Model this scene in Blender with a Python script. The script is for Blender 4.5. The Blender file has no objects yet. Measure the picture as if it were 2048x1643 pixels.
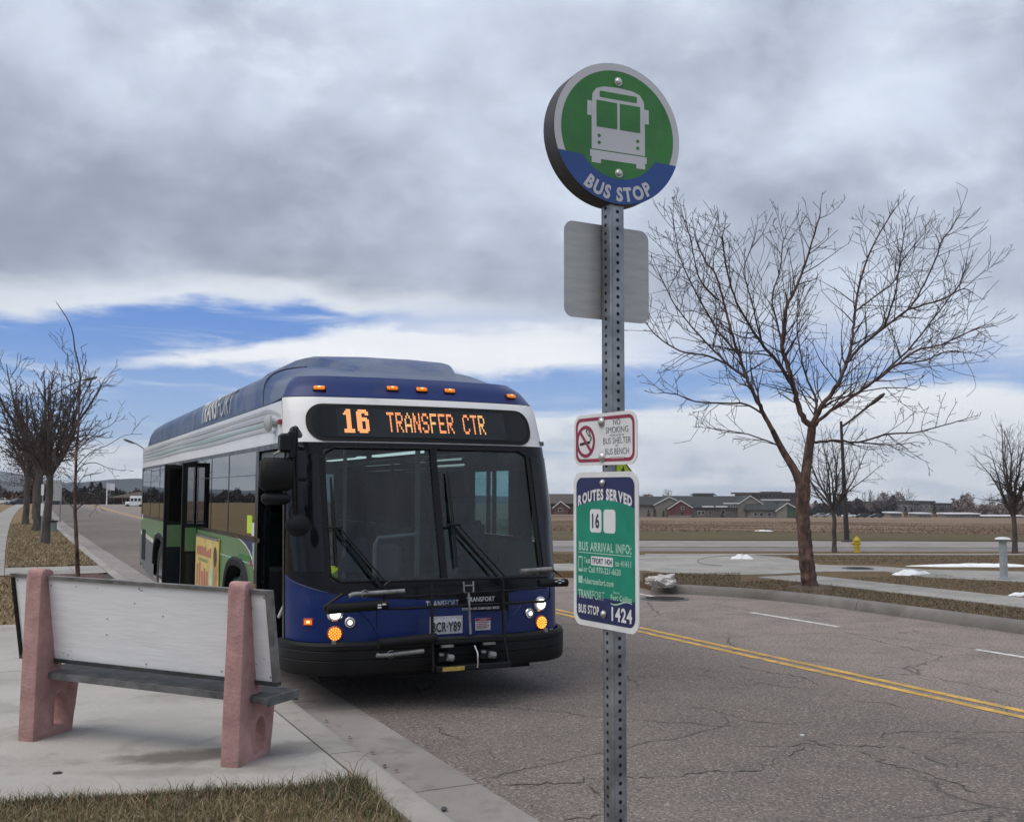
import bpy, math, random
import numpy as np
from mathutils import Vector, Matrix
C = bpy.context; S = C.scene; R = math.radians
random.seed(7)
# ------------------------------------------------------------------ camera
FOC = 2116.68; PITCH = 0.07576; ROLL = 0.00253; CAMH = 1.85
cd = bpy.data.cameras.new('camera'); cam = bpy.data.objects.new('camera', cd); S.collection.objects.link(cam)
cd.sensor_width = 36; cd.lens = 36 * FOC / 2048; cd.clip_start = 0.05; cd.clip_end = 20000
cam.matrix_world = Matrix.Translation((0, 0, CAMH)) @ Matrix.Rotation(R(90) + PITCH, 4, 'X') @ Matrix.Rotation(ROLL, 4, 'Z')
S.camera = cam
# ------------------------------------------------------------------ sky, sun, exposure
SUN_EL, SUN_AZ = R(58), R(-118)            # azimuth from +Y towards +X
W = bpy.data.worlds.new('World'); S.world = W; W.use_nodes = True
nt = W.node_tree; nt.nodes.clear()
class NG:
    def __init__(s, nt): s.nt = nt
    def n(s, typ, **kw):
        nd = s.nt.nodes.new(typ)
        for k, v in kw.items(): setattr(nd, k, v)
        return nd
    def put(s, sock, v):
        if isinstance(v, bpy.types.NodeSocket): s.nt.links.new(v, sock)
        elif v is not None:
            if hasattr(sock.default_value, '__len__') and not hasattr(v, '__len__'): v = [v] * len(sock.default_value)
            elif hasattr(sock.default_value, '__len__') and len(sock.default_value) == 4 and len(v) == 3: v = list(v) + [1]
            sock.default_value = v
    def m(s, op, a, b=None, c=None, clamp=False):
        nd = s.n('ShaderNodeMath', operation=op, use_clamp=clamp)
        s.put(nd.inputs[0], a)
        if b is not None: s.put(nd.inputs[1], b)
        if c is not None: s.put(nd.inputs[2], c)
        return nd.outputs[0]
    def ss(s, v, lo, hi, a=0., b=1.):
        nd = s.n('ShaderNodeMapRange', interpolation_type='SMOOTHSTEP')
        for i, q in enumerate((v, lo, hi, a, b)): s.put(nd.inputs[i], q)
        return nd.outputs[0]
    def lin(s, v, lo, hi, a=0., b=1.):
        nd = s.n('ShaderNodeMapRange')
        for i, q in enumerate((v, lo, hi, a, b)): s.put(nd.inputs[i], q)
        return nd.outputs[0]
    def mix(s, f, a, b, blend='MIX'):
        nd = s.n('ShaderNodeMix', data_type='RGBA', blend_type=blend)
        s.put(nd.inputs[0], f); s.put(nd.inputs[6], a); s.put(nd.inputs[7], b)
        return nd.outputs[2]
    def noise(s, vec, scale, detail=4, rough=.55, dist=0, out=0):
        nd = s.n('ShaderNodeTexNoise')
        s.put(nd.inputs['Vector'], vec); nd.inputs['Scale'].default_value = scale; nd.inputs['Detail'].default_value = detail
        nd.inputs['Roughness'].default_value = rough; nd.inputs['Distortion'].default_value = dist
        return nd.outputs[out]
    def comb(s, x, y, z):
        nd = s.n('ShaderNodeCombineXYZ'); s.put(nd.inputs[0], x); s.put(nd.inputs[1], y); s.put(nd.inputs[2], z); return nd.outputs[0]
    def scale(s, vec, sc):
        nd = s.n('ShaderNodeMapping'); s.put(nd.inputs[0], vec); nd.inputs['Scale'].default_value = sc; return nd.outputs[0]
g = NG(nt)
tc = g.n('ShaderNodeTexCoord'); sep = g.n('ShaderNodeSeparateXYZ'); nt.links.new(tc.outputs['Generated'], sep.inputs[0])
X, Y, Z = sep.outputs
el = g.m('MULTIPLY', g.m('ARCSINE', Z), 57.2958)                # degrees
az = g.m('MULTIPLY', g.m('ARCTAN2', X, Y), 57.2958)
sky = g.n('ShaderNodeTexSky', sky_type='NISHITA', sun_disc=False)
sky.sun_elevation = SUN_EL; sky.sun_rotation = SUN_AZ; sky.altitude = 1500; sky.air_density = 1.0; sky.dust_density = .3; sky.ozone_density = 2.5
skyc = g.mix(1.0, sky.outputs[0], (.062, .069, .082), 'MULTIPLY')
skyc = g.mix(.80, skyc, g.mix(g.ss(el, 1., 9.5), (.40, .60, .92), (.10, .27, .72)))
# streaky fair-weather cloud near the horizon
bandv = g.comb(g.m('MULTIPLY', X, 3.2), g.m('MULTIPLY', Y, 3.2), g.m('MULTIPLY', Z, 26.))
n2 = g.noise(bandv, 1.0, 7, .58, .35)
n2b = g.noise(g.comb(g.m('MULTIPLY', X, 9.), g.m('MULTIPLY', Y, 9.), g.m('MULTIPLY', Z, 34.)), 1.0, 6, .6, .3)
cov = g.m('ADD', g.m('ADD', n2, g.ss(az, 3., 13., 0., .17)), g.lin(el, 0., 6.5, .27, -.20))
wisp = g.noise(g.comb(g.m('MULTIPLY', X, 4.), g.m('MULTIPLY', Y, 4.), g.m('MULTIPLY', Z, 42.)), 1.3, 8, .62, .5)
low = g.m('MAXIMUM', g.ss(cov, .46, .66), g.ss(wisp, .50, .80, 0, .75))
lowcol = g.mix(g.ss(g.m('ADD', n2b, g.lin(el, 0, 5., .04, -.22)), .42, .66), (.95, .97, 1.0), (.58, .645, .75))
col = g.mix(low, skyc, lowcol)
# long white bank
wob = g.m('MULTIPLY', g.m('SUBTRACT', n2b, .5), 2.6)
top = g.m('ADD', g.lin(az, -28., -7., 5.4, 9.2), wob)
bot = g.m('ADD', g.lin(az, -28., 8., 6.1, 6.2), g.m('MULTIPLY', wob, .8))
bank = g.m('MULTIPLY', g.ss(g.m('SUBTRACT', top, el), -.15, .7), g.ss(g.m('SUBTRACT', el, bot), -.15, .6))
bank = g.m('MULTIPLY', bank, g.ss(az, 14., 2., 0., .97))
col = g.mix(bank, col, g.mix(g.ss(n2, .35, .7), (.90, .93, .97), (1.02, 1.02, 1.03)))
# overcast deck above, its lower edge drawn with soft noise
den = g.m('ADD', g.m('MAXIMUM', Z, 0.), .42)
pv = g.comb(g.m('DIVIDE', X, den), g.m('DIVIDE', Y, den), 0.37)
pv2 = g.comb(g.m('MULTIPLY', X, 1.), g.m('MULTIPLY', Y, 1.), g.m('MULTIPLY', Z, 1.5))
pv3 = g.comb(X, Y, g.m('MULTIPLY', Z, 1.7))
d1 = g.m('ADD', g.m('MULTIPLY', g.noise(pv, 1.3, 6, .50, .2), .45), g.m('MULTIPLY', g.noise(pv3, 3.6, 7, .52, .15), .55)); d2 = g.noise(pv2, 6.5, 7, .52, .3); d3 = g.noise(pv, .55, 3, .5)
tex = g.m('ADD', g.m('MULTIPLY', d1, .50), g.m('ADD', g.m('MULTIPLY', d2, .34), g.m('MULTIPLY', d3, .30)))
d4 = g.noise(g.comb(g.m('ADD', X, 3.1), Y, g.m('MULTIPLY', Z, 1.6)), 7.5, 9, .57, .25)
belly = g.m('MULTIPLY', g.ss(el, 9.5, 12.5), g.ss(el, 24., 14.))
tone = g.ss(g.m('ADD', g.m('ADD', tex, g.m('MULTIPLY', g.m('SUBTRACT', d4, .5), .26)), g.m('MULTIPLY', belly, -.045)), .44, .70)
deckc = g.mix(tone, (.295, .335, .425), (.64, .71, .84))
deckc = g.mix(g.m('MULTIPLY', g.ss(d4, .55, .74), g.ss(d1, .40, .62, 0, .55)), deckc, (.80, .87, .98))
edge = g.m('ADD', g.lin(az, -11., 6., 9.6, 7.2), g.m('MULTIPLY', g.m('SUBTRACT', n2b, .5), 3.4))
edge = g.m('ADD', edge, g.m('ADD', g.ss(az, 12., 26., 0., -.8), g.ss(az, -15., -25., 0., -1.3)))
fromedge = g.m('SUBTRACT', el, edge)
wid = g.ss(az, -10., 3., .75, 2.6)
deck = g.ss(g.m('DIVIDE', fromedge, wid), -.5, 1.)
deckc = g.mix(g.ss(fromedge, .2, 3.0), (.78, .82, .88), deckc)
col = g.mix(deck, col, deckc)
col = g.mix(g.ss(el, -0.2, -1.5), col, (.20, .17, .13))
bg = g.n('ShaderNodeBackground'); nt.links.new(col, bg.inputs[0]); bg.inputs[1].default_value = .71
out = g.n('ShaderNodeOutputWorld'); nt.links.new(bg.outputs[0], out.inputs[0])
sl = bpy.data.lights.new('sun', 'SUN'); sun = bpy.data.objects.new('sun', sl); S.collection.objects.link(sun)
sl.energy = 1.5; sl.angle = R(60); sl.color = (1, .935, .845)
sd = Vector((math.sin(SUN_AZ) * math.cos(SUN_EL), math.cos(SUN_AZ) * math.cos(SUN_EL), math.sin(SUN_EL)))
sun.rotation_euler = sd.to_track_quat('Z', 'Y').to_euler(); sun.location = (0, 0, 60)
vs = S.view_settings; vs.view_transform = 'Standard'; vs.look = 'None'; vs.gamma = 1; vs.use_curve_mapping = False; vs.exposure = 0.62
S.render.engine = 'CYCLES'
cy = S.cycles; cy.use_denoising = True; cy.max_bounces = 8; cy.transparent_max_bounces = 16; cy.glossy_bounces = 4; cy.diffuse_bounces = 3
cy.sample_clamp_indirect = 6; cy.caustics_reflective = False; cy.caustics_refractive = False
try: cy.denoiser = 'OPENIMAGEDENOISE'; cy.denoising_input_passes = 'RGB_ALBEDO_NORMAL'
except Exception: pass

# ------------------------------------------------------------------ survey: photo measurements -> world
TH, YAW = -0.44368, -0.43298                # street and bus headings
BO = Vector((-0.57276, 9.38974, 0))         # bus origin: centre of its front, on the ground
DR = Vector((math.sin(TH), math.cos(TH), 0)); TR = Vector((math.cos(TH), -math.sin(TH), 0))
def WS(s, t, z=0.):                         # along the street, across the street
    t2 = t + 1.6e-4 * max(0, s - 25) ** 2
    p = DR * s + TR * t2; return Vector((p.x, p.y, z))
def ray(x, y):
    dx, dy = x - 1024, y - 821.5; cr, sr = math.cos(ROLL), math.sin(ROLL)
    a = (dx * cr + dy * sr) / FOC; up = -(-dx * sr + dy * cr) / FOC; c, s = math.cos(PITCH), math.sin(PITCH)
    return Vector((a, c - up * s, s + up * c))
def PG(x, y, z=0.):
    r = ray(x, y); k = (z - CAMH) / r.z; return Vector((k * r.x, k * r.y, z))
def PD(x, y, Y):
    r = ray(x, y); k = Y / r.y; return Vector((k * r.x, Y, CAMH + k * r.z))

# ------------------------------------------------------------------ objects
def link(o):
    S.collection.objects.link(o); return o
def tag(o, label=None, cat=None, group=None, kind=None):
    if label: o['label'] = label
    if cat: o['category'] = cat
    if group: o['group'] = group
    if kind: o['kind'] = kind
    return o
def thing(name, label, cat, loc=(0, 0, 0), rotz=0., group=None):
    o = link(bpy.data.objects.new(name, None)); o.location = loc; o.rotation_euler = (0, 0, rotz); o.empty_display_size = .2
    return tag(o, label, cat, group)
def copy_tree(o, parent=None):
    c = o.copy(); link(c)
    if parent is not None: c.parent = parent
    for ch in list(o.children): copy_tree(ch, c)
    return c
class MB:
    def __init__(s): s.v = []; s.f = []; s.mi = []
    def add(s, vs, fs, mi=0):
        b = len(s.v); s.v.extend([tuple(p) for p in vs]); s.f.extend([tuple(i + b for i in q) for q in fs]); s.mi.extend([mi] * len(fs)); return s
    def box(s, x0, x1, y0, y1, z0, z1, mi=0, M=None, bev=0.):
        if bev > 0:
            b = bev; pts = []
            for (z, k) in ((z0, b), (z0 + b, 0), (z1 - b, 0), (z1, b)):
                for (px, py, sx, sy) in ((x0, y0, 1, 1), (x1, y0, -1, 1), (x1, y1, -1, -1), (x0, y1, 1, -1)):
                    # two points per corner
                    if (sx, sy) in ((1, 1), (-1, -1)): pts += [(px + sx * k, py + sy * (b + k)), (px + sx * (b + k), py + sy * k)]
                    else: pts += [(px + sx * (b + k), py + sy * k), (px + sx * k, py + sy * (b + k))]
            vs = []
            for i, z in enumerate((z0, z0 + b, z1 - b, z1)): vs += [(p[0], p[1], z) for p in pts[i * 8:i * 8 + 8]]
            fs = [tuple(range(7, -1, -1)), tuple(range(24, 32))]
            for k in range(3):
                for i in range(8): j = (i + 1) % 8; fs.append((k * 8 + i, k * 8 + j, k * 8 + 8 + j, k * 8 + 8 + i))
        else:
            vs = [(x0, y0, z0), (x1, y0, z0), (x1, y1, z0), (x0, y1, z0), (x0, y0, z1), (x1, y0, z1), (x1, y1, z1), (x0, y1, z1)]
            fs = [(0, 3, 2, 1), (4, 5, 6, 7), (0, 1, 5, 4), (1, 2, 6, 5), (2, 3, 7, 6), (3, 0, 4, 7)]
        if M is not None: vs = [M @ Vector(p) for p in vs]
        return s.add(vs, fs, mi)
    def tube(s, pts, rad, n=8, mi=0, cap=True, ref=None):
        pts = [Vector(p) for p in pts]; k = len(pts)
        if not hasattr(rad, '__len__'): rad = [rad] * k
        b = len(s.v); ref = Vector(ref) if ref else None
        for i, p in enumerate(pts):
            d = (pts[min(i + 1, k - 1)] - pts[max(i - 1, 0)])
            d = d.normalized() if d.length > 1e-9 else Vector((0, 0, 1))
            if ref is None: ref = Vector((0, 0, 1)) if abs(d.z) < .9 else Vector((1, 0, 0))
            a = d.cross(ref)
            if a.length < 1e-4: a = d.cross(Vector((.3, 1, .2)))
            a.normalize(); c = a.cross(d)
            for j in range(n):
                t = 2 * math.pi * j / n; q = p + (a * math.cos(t) + c * math.sin(t)) * rad[i]; s.v.append((q.x, q.y, q.z))
        for i in range(k - 1):
            for j in range(n):
                j2 = (j + 1) % n; s.f.append((b + i * n + j, b + i * n + j2, b + (i + 1) * n + j2, b + (i + 1) * n + j)); s.mi.append(mi)
        if cap and n > 2:
            s.f.append(tuple(b + j for j in range(n - 1, -1, -1))); s.f.append(tuple(b + (k - 1) * n + j for j in range(n))); s.mi += [mi, mi]
        return s
    def lathe(s, prof, n=24, mi=0, M=None, cap=True):       # prof: (r, z) bottom to top, about z
        vs = []
        for (r, z) in prof:
            for j in range(n): t = 2 * math.pi * j / n; vs.append(Vector((r * math.cos(t), r * math.sin(t), z)))
        fs = []
        for i in range(len(prof) - 1):
            for j in range(n): j2 = (j + 1) % n; fs.append((i * n + j, i * n + j2, (i + 1) * n + j2, (i + 1) * n + j))
        if cap: fs.append(tuple(range(n - 1, -1, -1))); fs.append(tuple((len(prof) - 1) * n + j for j in range(n)))
        if M is not None: vs = [M @ p for p in vs]
        return s.add(vs, fs, mi)
    def prism(s, poly, z0, z1, mi=0, M=None):                # poly in xy (counter-clockwise)
        n = len(poly); vs = [Vector((p[0], p[1], z0)) for p in poly] + [Vector((p[0], p[1], z1)) for p in poly]
        fs = [tuple(range(n - 1, -1, -1)), tuple(range(n, 2 * n))] + [(i, (i + 1) % n, n + (i + 1) % n, n + i) for i in range(n)]
        if M is not None: vs = [M @ p for p in vs]
        return s.add(vs, fs, mi)
    def ring(s, outer, inner, z0, z1, mi=0, M=None):         # two loops of equal length
        n = len(outer)
        vs = [Vector((p[0], p[1], z)) for z in (z0, z1) for lp in (outer, inner) for p in lp]
        fs = []
        for i in range(n):
            j = (i + 1) % n
            fs += [(2 * n + i, 2 * n + j, 3 * n + j, 3 * n + i), (i, n + i, n + j, j), (i, j, 2 * n + j, 2 * n + i), (n + i, 3 * n + i, 3 * n + j, n + j)]
        if M is not None: vs = [M @ p for p in vs]
        return s.add(vs, fs, mi)
    def grid(s, rows, mi=0, flip=False):                     # rows of equal length
        b = len(s.v); n = len(rows[0])
        for r in rows: s.v.extend([tuple(p) for p in r])
        for i in range(len(rows) - 1):
            for j in range(n - 1):
                q = (b + i * n + j, b + i * n + j + 1, b + (i + 1) * n + j + 1, b + (i + 1) * n + j)
                s.f.append(q[::-1] if flip else q); s.mi.append(mi)
        return s
    def mesh(s, name, mats, smooth=0.):
        me = bpy.data.meshes.new(name); me.from_pydata(s.v, [], s.f)
        mats = mats if isinstance(mats, (list, tuple)) else [mats]
        for m in mats: me.materials.append(m)
        if len(mats) > 1: me.polygons.foreach_set('material_index', s.mi)
        if smooth:
            me.polygons.foreach_set('use_smooth', [True] * len(me.polygons))
            try: me.set_sharp_from_angle(angle=R(smooth))
            except Exception: pass
        me.update(); return me
    def build(s, name, mats, parent=None, smooth=0., label=None, cat=None, group=None, kind=None, loc=None, M=None):
        o = link(bpy.data.objects.new(name, s.mesh(name, mats, smooth)))
        if parent is not None: o.parent = parent
        if loc is not None: o.location = loc
        if M is not None: o.matrix_local = M
        return tag(o, label, cat, group, kind)
def inst(name, me, parent, loc=(0, 0, 0), M=None):
    o = link(bpy.data.objects.new(name, me)); o.parent = parent; o.location = loc
    if M is not None: o.matrix_local = M
    return o
def rrect(w, h, r, n=6, cx=0., cy=0.):
    pts = []
    for (sx, sy, a0) in ((1, -1, -90), (1, 1, 0), (-1, 1, 90), (-1, -1, 180)):
        for k in range(n + 1):
            a = R(a0 + 90 * k / n); pts.append((cx + sx * (w / 2 - r) + r * math.cos(a), cy + sy * (h / 2 - r) + r * math.sin(a)))
    return pts
def circ(r, n=40, cx=0., cy=0.): return [(cx + r * math.cos(2 * math.pi * i / n), cy + r * math.sin(2 * math.pi * i / n)) for i in range(n)]
def interp(tab, x):
    xs = [p[0] for p in tab]; ys = [p[1] for p in tab]; return float(np.interp(x, xs, ys))
_tc = {}
def text_mesh(body, w=None, h=None, bold=.0, res=3, name='lettering', fn=None, mat=None, fine=0, sp=3.8):
    """flat lettering in xy, centred on the origin, fitted to w x h"""
    cu = bpy.data.curves.new('t', 'FONT'); cu.body = body; cu.size = 1; cu.resolution_u = res; cu.offset = bold; cu.space_character = 1 + max(0, bold) * sp; cu.align_x = 'CENTER'
    ob = bpy.data.objects.new('t', cu); me = bpy.data.meshes.new_from_object(ob); bpy.data.objects.remove(ob); bpy.data.curves.remove(cu)
    me.name = name; n = len(me.vertices); co = np.zeros(n * 3); me.vertices.foreach_get('co', co); co = co.reshape(-1, 3)
    lo, hi = co.min(0), co.max(0); co[:, :2] -= (lo[:2] + hi[:2]) / 2; ex = hi - lo
    sx = w / ex[0] if w else None; sy = h / ex[1] if h else None
    co[:, 0] *= sx or sy; co[:, 1] *= sy or sx; co[:, 2] = 0
    if fine:                                    # cut long edges so the lettering can follow a curved surface
        import bmesh
        me.vertices.foreach_set('co', co.ravel()); bm = bmesh.new(); bm.from_mesh(me); bmesh.ops.triangulate(bm, faces=bm.faces)
        for _ in range(3): bmesh.ops.subdivide_edges(bm, edges=[e for e in bm.edges if e.calc_length() > fine], cuts=1); bmesh.ops.triangulate(bm, faces=[f for f in bm.faces if len(f.verts) > 3])
        bm.to_mesh(me); bm.free(); n = len(me.vertices); co = np.zeros(n * 3); me.vertices.foreach_get('co', co); co = co.reshape(-1, 3)
    if fn: co = np.array([fn(*p) for p in co])
    me.vertices.foreach_set('co', co.ravel()); me.materials.clear(); me.materials.append(mat); me.update(); return me
def text_chars(body, w, h, bold, fn, mat, gap=.10, space=.34):
    vs, fs, x = [], [], 0.                      # letter by letter, so that bold neighbours never overlap
    for ch in body:
        if ch == ' ': x += space; continue
        cu = bpy.data.curves.new('t', 'FONT'); cu.body = ch; cu.size = 1; cu.resolution_u = 3; cu.offset = bold
        ob = bpy.data.objects.new('t', cu); me = bpy.data.meshes.new_from_object(ob); bpy.data.objects.remove(ob); bpy.data.curves.remove(cu)
        x0 = min(v.co.x for v in me.vertices); b = len(vs); vs += [(v.co.x - x0 + x, v.co.y) for v in me.vertices]; fs += [tuple(i + b for i in p.vertices) for p in me.polygons]
        x = max(v[0] for v in vs[b:]) + gap; bpy.data.meshes.remove(me)
    a = np.array(vs); lo, hi = a.min(0), a.max(0); a = (a - (lo + hi) / 2) / (hi - lo) * np.array([w, h])
    me = bpy.data.meshes.new('lettering'); me.from_pydata([tuple(fn(p[0], p[1], 0)) for p in a], [], fs); me.materials.append(mat); me.update(); return me
def letters(parent, body, x, y, z, w, h, mat, bold=.0, name='lettering', fn=None, M=None):
    me = text_mesh(body, w, h, bold, name=name, fn=fn, mat=mat)
    return inst(name, me, parent, (x, y, z), M)
# ------------------------------------------------------------------ materials
def newmat(name):
    m = bpy.data.materials.new(name); m.use_nodes = True; nt = m.node_tree; b = nt.nodes['Principled BSDF']; return m, NG(nt), b
def pbr(name, col, rough=.6, metal=0., var=.08, vscale=6., bump=0., bscale=60., spec=.5, coat=0., grime=None, aniso=(1, 1, 1)):
    m, g, b = newmat(name)
    tcn = g.n('ShaderNodeTexCoord').outputs['Object']
    if aniso != (1, 1, 1): tcn = g.scale(tcn, aniso)
    n1 = g.noise(tcn, vscale, 5, .6)
    c2 = [max(0, c * (1 - var * 2.2)) for c in col]; c1 = [min(1, c * (1 + var * 1.6)) for c in col]
    c = g.mix(g.ss(n1, .25, .75), c2, c1)
    if grime: c = g.mix(g.ss(g.noise(tcn, grime[1], 6, .65), grime[2], grime[2] + .2, 0, grime[3]), c, grime[0])
    g.put(b.inputs['Base Color'], c); g.put(b.inputs['Roughness'], g.ss(n1, .2, .8, max(0, rough - .06), min(1, rough + .08)))
    b.inputs['Metallic'].default_value = metal; b.inputs['Specular IOR Level'].default_value = spec
    if coat: b.inputs['Coat Weight'].default_value = coat; b.inputs['Coat Roughness'].default_value = .06
    if bump:
        bn = g.n('ShaderNodeBump'); bn.inputs['Strength'].default_value = bump; bn.inputs['Distance'].default_value = .01
        g.put(bn.inputs['Height'], g.noise(tcn, bscale, 5, .65)); g.put(b.inputs['Normal'], bn.outputs[0])
    return m
def emit(name, col, st, base=(.1, .1, .1)):
    m, g, b = newmat(name); b.inputs['Base Color'].default_value = (*base, 1); b.inputs['Emission Color'].default_value = (*col, 1)
    b.inputs['Emission Strength'].default_value = st; b.inputs['Roughness'].default_value = .3; return m
def glass(name, tint, ior=1.5, rough=0.0, ref=(1, 1, 1)):
    m, g, b = newmat(name); nt = m.node_tree; nt.nodes.remove(b)
    tr = g.n('ShaderNodeBsdfTransparent'); g.put(tr.inputs[0], tint); gl = g.n('ShaderNodeBsdfGlossy'); gl.inputs['Roughness'].default_value = rough; g.put(gl.inputs[0], ref)
    fr = g.n('ShaderNodeFresnel'); ge = g.n('ShaderNodeNewGeometry'); g.put(fr.inputs[0], g.lin(ge.outputs['Backfacing'], 0, 1, ior, 1 / ior))
    mx = g.n('ShaderNodeMixShader'); nt.links.new(fr.outputs[0], mx.inputs[0]); nt.links.new(tr.outputs[0], mx.inputs[1]); nt.links.new(gl.outputs[0], mx.inputs[2])
    nt.links.new(mx.outputs[0], nt.nodes['Material Output'].inputs[0]); return m
def asphalt():
    m, g, b = newmat('asphalt'); tc = g.n('ShaderNodeTexCoord').outputs['Object']
    big = g.noise(tc, .22, 5, .6); med = g.noise(tc, 1.7, 6, .65); fine = g.noise(tc, 38, 3, .7); grit = g.noise(tc, 120, 2, .6)
    vo = g.n('ShaderNodeTexVoronoi'); vo.inputs['Scale'].default_value = 80; g.put(vo.inputs['Vector'], tc)
    sp = g.n('ShaderNodeSeparateColor'); g.put(sp.inputs[0], vo.outputs['Color'])
    c = g.mix(g.ss(big, .3, .7), (.165, .136, .118), (.228, .190, .165))
    sp2 = g.n('ShaderNodeSeparateXYZ'); g.put(sp2.inputs[0], tc); tt = g.m('ADD', g.m('MULTIPLY', sp2.outputs[0], math.cos(-0.44368)), g.m('MULTIPLY', sp2.outputs[1], -math.sin(-0.44368)))
    c = g.mix(g.ss(g.m('ADD', tt, g.m('MULTIPLY', g.m('SUBTRACT', med, .5), 2.)), 6.5, 8.6, 0, .85), c, (.345, .287, .252))
    c = g.mix(g.ss(med, .35, .75, 0, .55), c, (.118, .105, .101))
    c = g.mix(g.ss(fine, .44, .62, 0, .7), c, (.070, .063, .061))
    c = g.mix(g.ss(sp.outputs[0], .76, .97, 0, .55), c, (.42, .36, .315))
    c = g.mix(g.ss(sp.outputs[1], .76, .97, 0, .55), c, (.07, .066, .066))
    # hairline cracks
    wv = g.n('ShaderNodeMix', data_type='VECTOR'); wv.inputs[0].default_value = .22
    g.put(wv.inputs[4], tc); g.put(wv.inputs[5], g.noise(tc, 1.9, 4, .65, out=1))
    def crack(sc, w, lo, seed):
        v = g.n('ShaderNodeTexVoronoi', feature='DISTANCE_TO_EDGE'); v.inputs['Scale'].default_value = sc; g.put(v.inputs['Vector'], wv.outputs[1])
        mk = g.ss(g.noise(g.scale(tc, (1, 1, 1)), seed, 4, .6), lo, lo + .12)
        return g.m('MULTIPLY', g.ss(v.outputs[0], w * .35, w, 1, 0), mk)
    ck = g.m('MAXIMUM', crack(.55, .0065, .42, .33), crack(1.7, .013, .52, .51))
    c = g.mix(g.m('MULTIPLY', ck, .62), c, (.045, .042, .04))
    g.put(b.inputs['Base Color'], c); b.inputs['Roughness'].default_value = .86; b.inputs['Specular IOR Level'].default_value = .25
    bn = g.n('ShaderNodeBump'); bn.inputs['Strength'].default_value = .55; bn.inputs['Distance'].default_value = .012
    h = g.m('SUBTRACT', g.m('ADD', fine, g.m('MULTIPLY', grit, .5)), g.m('MULTIPLY', ck, .8)); g.put(bn.inputs['Height'], h); g.put(b.inputs['Normal'], bn.outputs[0])
    return m
def concrete(name, c0, c1, patches=(), dirt=(.16, .14, .125), dlo=.60):
    m, g, b = newmat(name); tc = g.n('ShaderNodeTexCoord').outputs['Object']
    big = g.noise(tc, .8, 6, .62); med = g.noise(tc, 4.5, 6, .68); fine = g.noise(tc, 90, 3, .7)
    c = g.mix(g.ss(big, .3, .7), c0, c1); c = g.mix(g.ss(med, dlo, dlo + .22, 0, .55), c, dirt); c = g.mix(g.ss(g.noise(tc, 1.7, 8, .7, .6), .50, .66, 0, .42), c, [q * .62 for q in c0]); c = g.mix(g.ss(fine, .45, .7, 0, .28), c, [q * .55 for q in c0])
    for (px, py, rx, ry, ang, k, colr) in patches:
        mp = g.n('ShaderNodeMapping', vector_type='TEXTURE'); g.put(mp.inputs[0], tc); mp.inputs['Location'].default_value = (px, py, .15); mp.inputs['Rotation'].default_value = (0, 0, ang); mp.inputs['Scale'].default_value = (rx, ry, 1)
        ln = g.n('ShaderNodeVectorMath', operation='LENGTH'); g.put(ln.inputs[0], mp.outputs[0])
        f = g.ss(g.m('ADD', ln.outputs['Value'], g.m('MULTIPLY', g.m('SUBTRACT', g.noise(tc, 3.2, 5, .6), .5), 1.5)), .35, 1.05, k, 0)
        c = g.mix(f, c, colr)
    g.put(b.inputs['Base Color'], c); b.inputs['Roughness'].default_value = .85; b.inputs['Specular IOR Level'].default_value = .25
    bn = g.n('ShaderNodeBump'); bn.inputs['Strength'].default_value = .3; bn.inputs['Distance'].default_value = .006; g.put(bn.inputs['Height'], g.m('ADD', fine, med)); g.put(b.inputs['Normal'], bn.outputs[0])
    return m
def turf(name, cols, scale=1., stretch=(1, 1, 1)):
    m, g, b = newmat(name); tc = g.n('ShaderNodeTexCoord').outputs['Object']
    st = g.scale(tc, stretch)
    n1 = g.noise(st, .35 * scale, 6, .62); n2 = g.noise(st, 2.6 * scale, 6, .68); n3 = g.noise(tc, 26 * scale, 4, .75)
    c = g.mix(g.ss(n1, .34, .66), cols[0], cols[1]); c = g.mix(g.ss(n2, .42, .68, 0, .75), c, cols[2]); c = g.mix(g.ss(n3, .40, .68, 0, .75), c, cols[3])
    g.put(b.inputs['Base Color'], c); b.inputs['Roughness'].default_value = .95; b.inputs['Specular IOR Level'].default_value = .1
    bn = g.n('ShaderNodeBump'); bn.inputs['Strength'].default_value = .8; bn.inputs['Distance'].default_value = .04; g.put(bn.inputs['Height'], g.m('ADD', n3, n2)); g.put(b.inputs['Normal'], bn.outputs[0])
    return m
M = {}
M['asphalt'] = asphalt()
M['asphalt_far'] = pbr('asphalt_far', (.19, .175, .17), .9, var=.1, vscale=.7)
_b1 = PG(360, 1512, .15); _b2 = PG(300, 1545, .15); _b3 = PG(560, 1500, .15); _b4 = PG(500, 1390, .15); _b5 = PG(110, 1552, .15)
M['pad'] = concrete('pad_concrete', (.36, .345, .32), (.45, .43, .40), [(_b1.x, _b1.y, .75, .22, .25, .9, (.14, .125, .11)), (_b2.x, _b2.y + .02, .8, .13, .05, .35, (.2, .18, .16)), (_b3.x, _b3.y, .55, .28, .4, .6, (.17, .155, .14)), (_b4.x, _b4.y, .9, .35, .1, .45, (.21, .2, .18))])  # darker uneven ovals mixed into the pad colour around the bench
M['walk'] = concrete('walk_concrete', (.27, .26, .24), (.36, .347, .322), dlo=.54)
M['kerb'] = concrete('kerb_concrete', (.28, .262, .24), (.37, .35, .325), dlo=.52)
M['gutter'] = concrete('gutter_concrete', (.25, .225, .21), (.31, .285, .27), dlo=.5)
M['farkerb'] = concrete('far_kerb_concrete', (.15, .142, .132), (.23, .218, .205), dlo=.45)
M['joint'] = pbr('joint_dirt', (.07, .06, .052), .95, var=.3, vscale=20)
M['verge'] = turf('dormant_turf', [(.19, .135, .072), (.25, .185, .105), (.11, .083, .048), (.33, .25, .15)], 1.0)
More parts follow.
